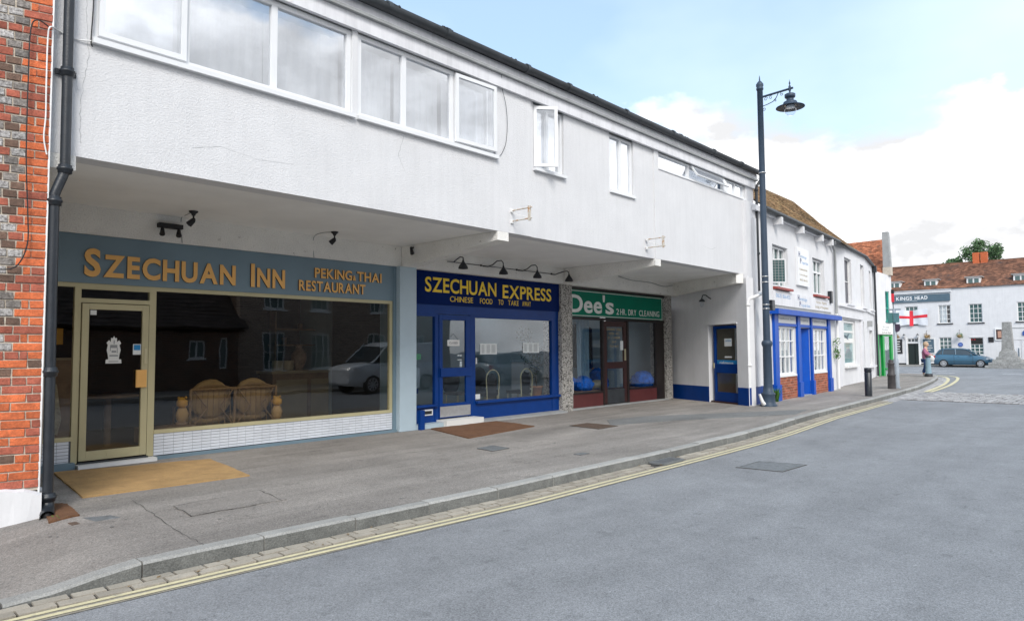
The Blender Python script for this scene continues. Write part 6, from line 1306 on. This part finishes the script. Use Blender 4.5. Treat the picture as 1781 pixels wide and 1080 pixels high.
for i, (a, b) in enumerate(ups):
    w3 = (b-a)/3; window(pub, K, a, b, 3.40, 4.87, .06, M['whitepaint'], M['leadglass'] if i != 1 else M['glass'], (a+w3, a+2*w3), (3.75, 4.12, 4.50), .06, .035, .06, each=False, sill=(.12, .14, .08), sillmat=M['black'])
    if i in (1, 2): curtain(pub, K, a+.06, b-.06 if i == 2 else b-.30, 3.45, 4.82, .2, M['curtain'], .02, 20)
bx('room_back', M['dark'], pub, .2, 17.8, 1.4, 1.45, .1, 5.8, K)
window(pub, K, 5.82, 6.68, 1.0, 2.29, .06, M['whitepaint'], M['leadglass'], (6.11, 6.39), (1.32, 1.64, 1.96), .05, .045, .06, each=False)
window(pub, K, 7.90, 8.78, .90, 2.24, .06, M['whitepaint'], M['leadglass'], (8.19, 8.49), (1.15, 1.42, 1.70), .05, .045, .06, each=False)
bx('red_neon', M['red'], pub, 7.98, 8.08, .03, .05, 2.06, 2.10, K); bx('red_neon', M['red'], pub, 8.16, 8.26, .03, .05, 2.06, 2.10, K); bx('blind', M['dark'], pub, 7.96, 8.72, .045, .058, 1.72, 2.19, K)
bx('open_doorway', M['darkgreen'], pub, 3.56, 4.05, .12, .16, .02, 1.80, K); bx('door_leaf', M['galv'], pub, 4.08, 4.33, .0, .04, .02, 1.78, K) if False else bx('door_leaf', M['darkgreen'], pub, 4.10, 4.33, .02, .06, .02, 1.78, K)
window(pub, K, 3.56, 4.33, 1.94, 2.23, .03, M['whitepaint'], M['carglass'], (3.82, 4.07), (), .03, .04, .05, each=False)
bx('door_surround', M['whitepaint'], pub, 3.42, 3.54, -.05, -.002, .0, 2.30, K); bx('door_surround', M['whitepaint'], pub, 4.35, 4.47, -.05, -.002, .0, 2.30, K)
bx('plinth_band', M['black'], pub, 0, 3.40, -.02, -.002, .02, .22, K); bx('plinth_band', M['black'], pub, 4.49, 10.4, -.02, -.002, .02, .20, K)
bx('board_frame', M['whitepaint'], pub, 4.58, 5.54, -.03, -.002, .98, 2.26, K); bx('window_board', M['whitepaint'], pub, 7.84, 8.84, -.03, -.002, 2.26, 2.32, K)
def pubbox(name, mat, a, b, z0, z1, d0, d1, lab, cat): return bx(name, M[mat], None, a, b, -d1, -d0, z0, z1, K, label=lab, cat=cat)
ps = pubbox('pub_sign', 'pubgrey', 1.2, 6.70, 5.19, 5.77, .045, .09, 'long blue grey KINGS HEAD sign board on the pub', 'pub sign')
letters(ps, 'KINGS', K, 2.86, 4.03, 5.40, .27, M['upvc'], -.091, .01, .03, gap=.09); letters(ps, 'HEAD', K, 4.22, 5.14, 5.40, .27, M['upvc'], -.091, .01, .03, gap=.09); letters(ps, 'THE', K, 1.95, 2.60, 5.40, .27, M['upvc'], -.091, .01, .03, gap=.09)
bx('underline', M['upvc'], ps, 3.4, 4.4, -.095, -.0905, 5.30, 5.32, K)
pm2 = pubbox('menu_board', 'pubgrey', 4.67, 5.45, 1.07, 2.16, .031, .06, 'blue grey menu board right of the pub door', 'notice board')
for i, (a, b) in enumerate(((4.85, 5.25), (4.9, 5.1), (4.85, 5.3), (4.8, 5.35), (4.95, 5.2))): bx('board_print', M['signwhite'], pm2, a, b, -.064, -.0605, 1.98-i*.18, 2.02-i*.18, K)
pm3 = pubbox('menu_board', 'black', 2.55, 3.16, 1.0, 2.17, .002, .05, 'dark chalk board left of the pub door behind the pole', 'notice board')
for i in range(5): bx('board_print', M['signwhite'], pm3, 2.7, 3.02-.05*(i % 2), -.054, -.0505, 1.95-i*.2, 2.02-i*.2, K)
pubbox('wall_plate', 'black', 9.10, 9.44, 1.86, 2.25, .002, .04, 'small black plate on the pub wall left of the stone monument', 'wall plate')
pq = pubbox('poster_case', 'whitepaint', 9.54, 10.05, 2.0, 2.9, .002, .08, 'white framed poster case on the pub wall beside the stone monument', 'poster case'); bx('poster', M['brown'], pq, 9.62, 9.97, -.084, -.0805, 2.08, 2.82, K); bx('poster_print', M['skin'], pq, 9.72, 9.95, -.088, -.0845, 2.2, 2.7, K)
bq = MB(K).disc_y(7.26, 1.70, -.03, -.003, .17, 28).build('blue_plaque', M['plaque'], None, label='round blue plaque on the pub wall above the car roof', cat='plaque')
MB(K).disc_y(7.26, 1.70, -.035, -.0305, .12, 24).build('plaque_text', pmat('plaque_lettering', (.12, .2, .5), .5), bq)
for x, lab in ((3.34, 'black wall lantern left of the pub door'), (4.33, 'black wall lantern right of the pub door')):
    t = empty('wall_lantern', K((x, 0, 2.4)), lab, 'lamp', 'lanterns either side of the pub door'); y = -.16; q = K((x, y, 0))
    MB().lathe(q[0], q[1], [(0, 2.66), (.02, 2.60), (.11, 2.52), (.08, 2.50)], 6).build('cap', M['black'], t); MB().lathe(q[0], q[1], [(.085, 2.50), (.05, 2.28), (0, 2.28)], 6).build('lantern_glass', M['lens'], t); MB().tube([K((x, y, 2.28)), K((x, y, 2.2)), K((x, -.02, 2.14))], .02, 6).build('bracket', M['black'], t)
for x, lab in ((5.0, 'hanging basket of dry flowers above the menu board'), (7.26, 'hanging basket with green and red plants above the blue plaque'), (2.75, 'hanging basket partly hidden behind the grey pole')):
    t = empty('hanging_basket', K((x, 0, 2.5)), lab, 'hanging basket', 'flower baskets on the pub wall'); c = K((x, -.28, 2.36)); MB().tube([K((x, 0, 2.84)), K((x, -.28, 2.86)), K((x, -.28, 2.5))], .012, 5).build('bracket', M['black'], t); MB().blob(c, .17, 12, 8, .05, 2, (1, 1, .75)).build('basket', M['flower'], t)
    leaves('plants', M['leaf'] if x > 6 else M['flower'], t, [((c[0], c[1], c[2]+.08), .24), ((c[0], c[1]-.12, c[2]), .16)], 170, .09, int(x*10))
fl = empty('england_flag', K((3.9, 0, 4)), 'white flag with a red cross hung from the pub upper window', 'flag')
def cloth(x0, x1, zf0, zf1, y, mat, nm, nx=28, nz=10):
    v = []
    for i in range(nx+1):
        x = x0+(x1-x0)*i/nx
        for j in range(nz+1):
            z = zf0(x)+(zf1(x)-zf0(x))*j/nz; v.append((x, y-.05*math.sin(x*3.1+z*1.2)-.03*math.sin(x*7+z*2), z))
    m_ = nz+1; return MB(K).add(v, [(i*m_+j, (i+1)*m_+j, (i+1)*m_+j+1, i*m_+j+1) for i in range(nx) for j in range(nz)], True).build(nm, M[mat], fl)
q_ = lambda x: (x-2.76)/2.34
cloth(2.76, 5.12, lambda x: 3.30+.06*math.sin(x*2), lambda x: 4.50+.16*abs(q_(x)-.5)*2, -.13, 'flagwhite', 'flag_cloth')
cloth(3.80, 4.06, lambda x: 3.25, lambda x: 4.50, -.15, 'red', 'red_stripe', 6, 12); cloth(2.78, 5.10, lambda x: 3.86+.14*abs(q_(x)-.45), lambda x: 4.06+.20*abs(q_(x)-.45), -.145, 'red', 'red_stripe')
bx('yard_gate_band', M['render_b'], pub, 10.55, 18, -.05, -.002, 2.02, 2.90, K); bx('band_line', M['cement'], pub, 10.5, 18, -.08, -.002, 2.901, 2.94, K); bx('dark_lintel', M['black'], pub, 10.6, 11.1, -.06, -.051, 1.88, 1.98, K) if False else None
for i in range(8): bx('gate_board', M['boards'], pub, 10.6+i*.55, 11.1+i*.55, -.03, -.002, .05, 2.0, K)
pubbox('gate_handle', 'pubgrey', 10.95, 11.0, .75, 1.4, .031, .07, 'dark vertical handle on the white gates beside the monument', 'handle')
fb = empty('corner_pub_sign', K((11.3, 0, 2.6)), 'blue gabled sign at the right edge of the pub', 'sign'); MB(K).prism_y(-.12, -.09, [(11.25, 2.35), (11.6, 2.35), (11.6, 2.6), (11.42, 2.78), (11.25, 2.6)]).build('panel', M['plaque'], fb)
pt = [tuple(K((x, -.10, 6.18))) for x in (0, 18)]; pr_ = [tuple(K((x, 4.0, 8.55))) for x in (0, 18)]
tile_roof('clay_tile', M['roof_p'], pub, pt, pr_, 30, .19, 9, sag=.04)
MB().tube([pr_[0], tuple(Vector(pr_[0]).lerp(Vector(pr_[1]), .5)+Vector((0, 0, -.05))), pr_[1]], .10, 8).build('ridge_tile', M['roof_p'], pub)
MB(K).prism_x(0, 18, [(.3, 5.85), (.3, 6.12), (4.0, 8.48), (8, 6.0), (8, 5.85)]).build('roof_core', M['brownblack'], pub)
for x in (2.62, 5.28, 8.23, 11.25):
    d = MB(K).box(x-.46, x+.46, .50, 2.2, 6.19, 6.98).build('dormer', M['whitepaint'], pub)
    bx('dormer_roof', M['cement'], d, x-.58, x+.58, .38, 2.4, 6.985, 7.05, K)
    for s_ in (-.20, .20): bx('pane', M['leadglass'], d, x+s_-.15, x+s_+.15, .49, .499, 6.30, 6.88, K)
for x in (7.75, 8.30): bx('chimney', M['b_orange'], pub, x, x+.46, 3.7, 4.2, 8.3, 9.28, K)
bx('pub_pavement', M['pave'], None, 61.9, 64.0, -20, 18, .0, .10, kind='structure'); bx('pub_kerb', M['kerb'], None, 61.75, 61.895, -20, 18, .0, .115, kind='structure')
# ------------------------------------------------------------ stone monument
mo = empty('stone_monument', (59.5, 7.2, 0), 'weathered stone war memorial shaft on stepped plinth in front of the pub', 'monument')
cx0, cy0 = 59.86, 7.20
def frust(z0, z1, h0, h1, nm='step'): 
    v = [(cx0-h0, cy0-h0, z0), (cx0+h0, cy0-h0, z0), (cx0+h0, cy0+h0, z0), (cx0-h0, cy0+h0, z0), (cx0-h1, cy0-h1, z1), (cx0+h1, cy0-h1, z1), (cx0+h1, cy0+h1, z1), (cx0-h1, cy0+h1, z1)]
    return MB().add(v, [(0, 3, 2, 1), (4, 5, 6, 7), (0, 1, 5, 4), (1, 2, 6, 5), (2, 3, 7, 6), (3, 0, 4, 7)]).build(nm, M['stone'], mo, bevel=.02)
frust(.0, .19, 1.25, 1.24); frust(.191, .40, 1.06, 1.05); frust(.401, .62, .86, .82); frust(.621, .80, .66, .62); frust(.801, 1.13, .52, .46, 'plinth'); frust(1.131, 1.21, .46, .40, 'moulding'); frust(1.211, 1.36, .36, .345, 'collar'); frust(1.361, 3.26, .335, .255, 'shaft')
# ------------------------------------------------------------ tree behind the pub
tr = empty('tree', (84, 12, 0), 'leafy green tree showing above the pub roof ridge', 'tree')
MB().tube([(84, 12, 0), (84.1, 12, 4), (84, 12.1, 8), (84.1, 12, 10.5)], [.35, .28, .2, .08], 10).build('trunk', M['bark'], tr)
lm = MB(); rl = random.Random(6); cen = []
for k in range(11):
    a = k*2.4; d = rl.uniform(.7, 1.8); z = rl.uniform(8.9, 11.7); e = Vector((84+math.cos(a)*d, 12.5+math.sin(a)*d*1.45, z)); lm.tube([(84.05, 12.05, z-1.6), tuple(Vector((84, 12, z-.9)).lerp(e, .5)), tuple(e)], [.09, .06, .02], 6); cen.append((tuple(e), rl.uniform(.55, .95)))
cen += [((84, 12.2, 12.0), .6), ((84, 11.8, 11.5), .9), ((84.2, 14.7, 10.3), .45), ((84, 10.9, 10.6), .7), ((84, 13.2, 11.2), .8), ((84, 12.3, 10.5), 1.1), ((84, 14.0, 10.4), .5)]
lm.build('limb', M['bark'], tr); leaves('crown', M['leaf'], tr, cen, 7000, .23, 12)
# ------------------------------------------------------------ houses across the street (seen in the shop windows)
oa = empty('tiled_cottage', (9, -9, 0), 'low dark brick cottage with a big tiled roof across the street, seen in reflections', 'building')
R_ = Frame(0, -6.2, 0)
wall(Frame(12.6, -6.2, math.pi), 'front_wall', M['bricks_dark'], oa, 0, 6.9, 0, 2.5, 0, .3, [(1.3, 1.9, 1.3, 2.0), (.45, .75, .9, 2.1)])
window(oa, Frame(12.6, -6.2, math.pi), 1.3, 1.9, 1.3, 2.0, .04, M['whitepaint'], M['leadglass'], (1.6,), (), .06, .05, .06, sill=(.06, .08, .05)); window(oa, Frame(12.6, -6.2, math.pi), .45, .75, .9, 2.1, .04, M['whitepaint'], M['leadglass'], (), (), .05, .05, .06)
tile_roof('roof_tile', M['roof_d'], oa, [(12.9, -5.9, 2.45), (5.6, -5.9, 2.45)], [(12.9, -10, 6.0), (5.6, -10, 6.0)], 26, .2, 3)
bx('side_wall', M['bricks_dark'], oa, 5.7, 12.6, -12, -6.6, 0, 2.4)
MB().prism_x(5.7, 12.8, [(-6.1, 2.3), (-10, 5.85), (-13.5, 2.3)]).build('roof_core', M['brownblack'], oa)
ob = empty('brick_house_opposite', (16, -8, 0), 'two storey brown brick house across the street, seen in reflections', 'building')
F2 = Frame(24.0, -6.4, math.pi)
hol = [(x, x+.95, .8, 2.3) for x in (1.6, 4.2, 7.2, 9.3)]+[(x, x+.95, 3.3, 4.6) for x in (1.6, 4.2, 7.2, 9.3)]
wall(F2, 'front_wall', M['bricks_pale'], ob, 0, 11.3, 0, 5.4, 0, .3, hol)
for (a, b, c, d) in hol: window(ob, F2, a, b, c, d, .05, M['whitepaint'], M['leadglass'], ((a+b)/2-.15, (a+b)/2+.15), ((c+d)/2,), .07, .03, .06, each=False, sill=(.08, .1, .08))
bx('rear_mass', M['bricks_dark'], ob, 12.7, 24, -13, -6.75, 0, 5.4); tile_roof('roof_tile', M['roof_d'], ob, [(24.2, -6.1, 5.4), (12.6, -6.1, 5.4)], [(24.2, -9.8, 7.4), (12.6, -9.8, 7.4)], 20, .25, 5)
oc = empty('white_cottage_opposite', (0, -8, 0), 'white timbered cottage across the street, seen in the restaurant door glass', 'building')
F3 = Frame(5.2, -6.6, math.pi)
wall(F3, 'front_wall', M['render_b'], oc, 0, 12, 0, 4.6, 0, .3, [(2, 3.1, .9, 2.1), (6, 7, .9, 2.1)]); bx('fence_panel', M['brownblack'], oc, 0, 2.5, -.6, -.5, 0, 1.7, F3)
for x in (.1, 1.6, 3.6, 5.4): bx('timber_post', M['black'], oc, x, x+.16, -.03, -.002, 0, 4.6, F3)
tile_roof('roof_tile', M['roof_d'], oc, [(5.4, -6.3, 4.6), (-7, -6.3, 4.6)], [(5.4, -9.8, 7.6), (-7, -9.8, 7.6)], 20, .25, 6); bx('rear_mass', M['bricks_dark'], oc, -6.8, 5.2, -12, -6.95, 0, 4.5)
bx('opposite_pavement', M['pave'], None, -30, 40, -6.2, -3.2, -.01, .11, kind='structure')
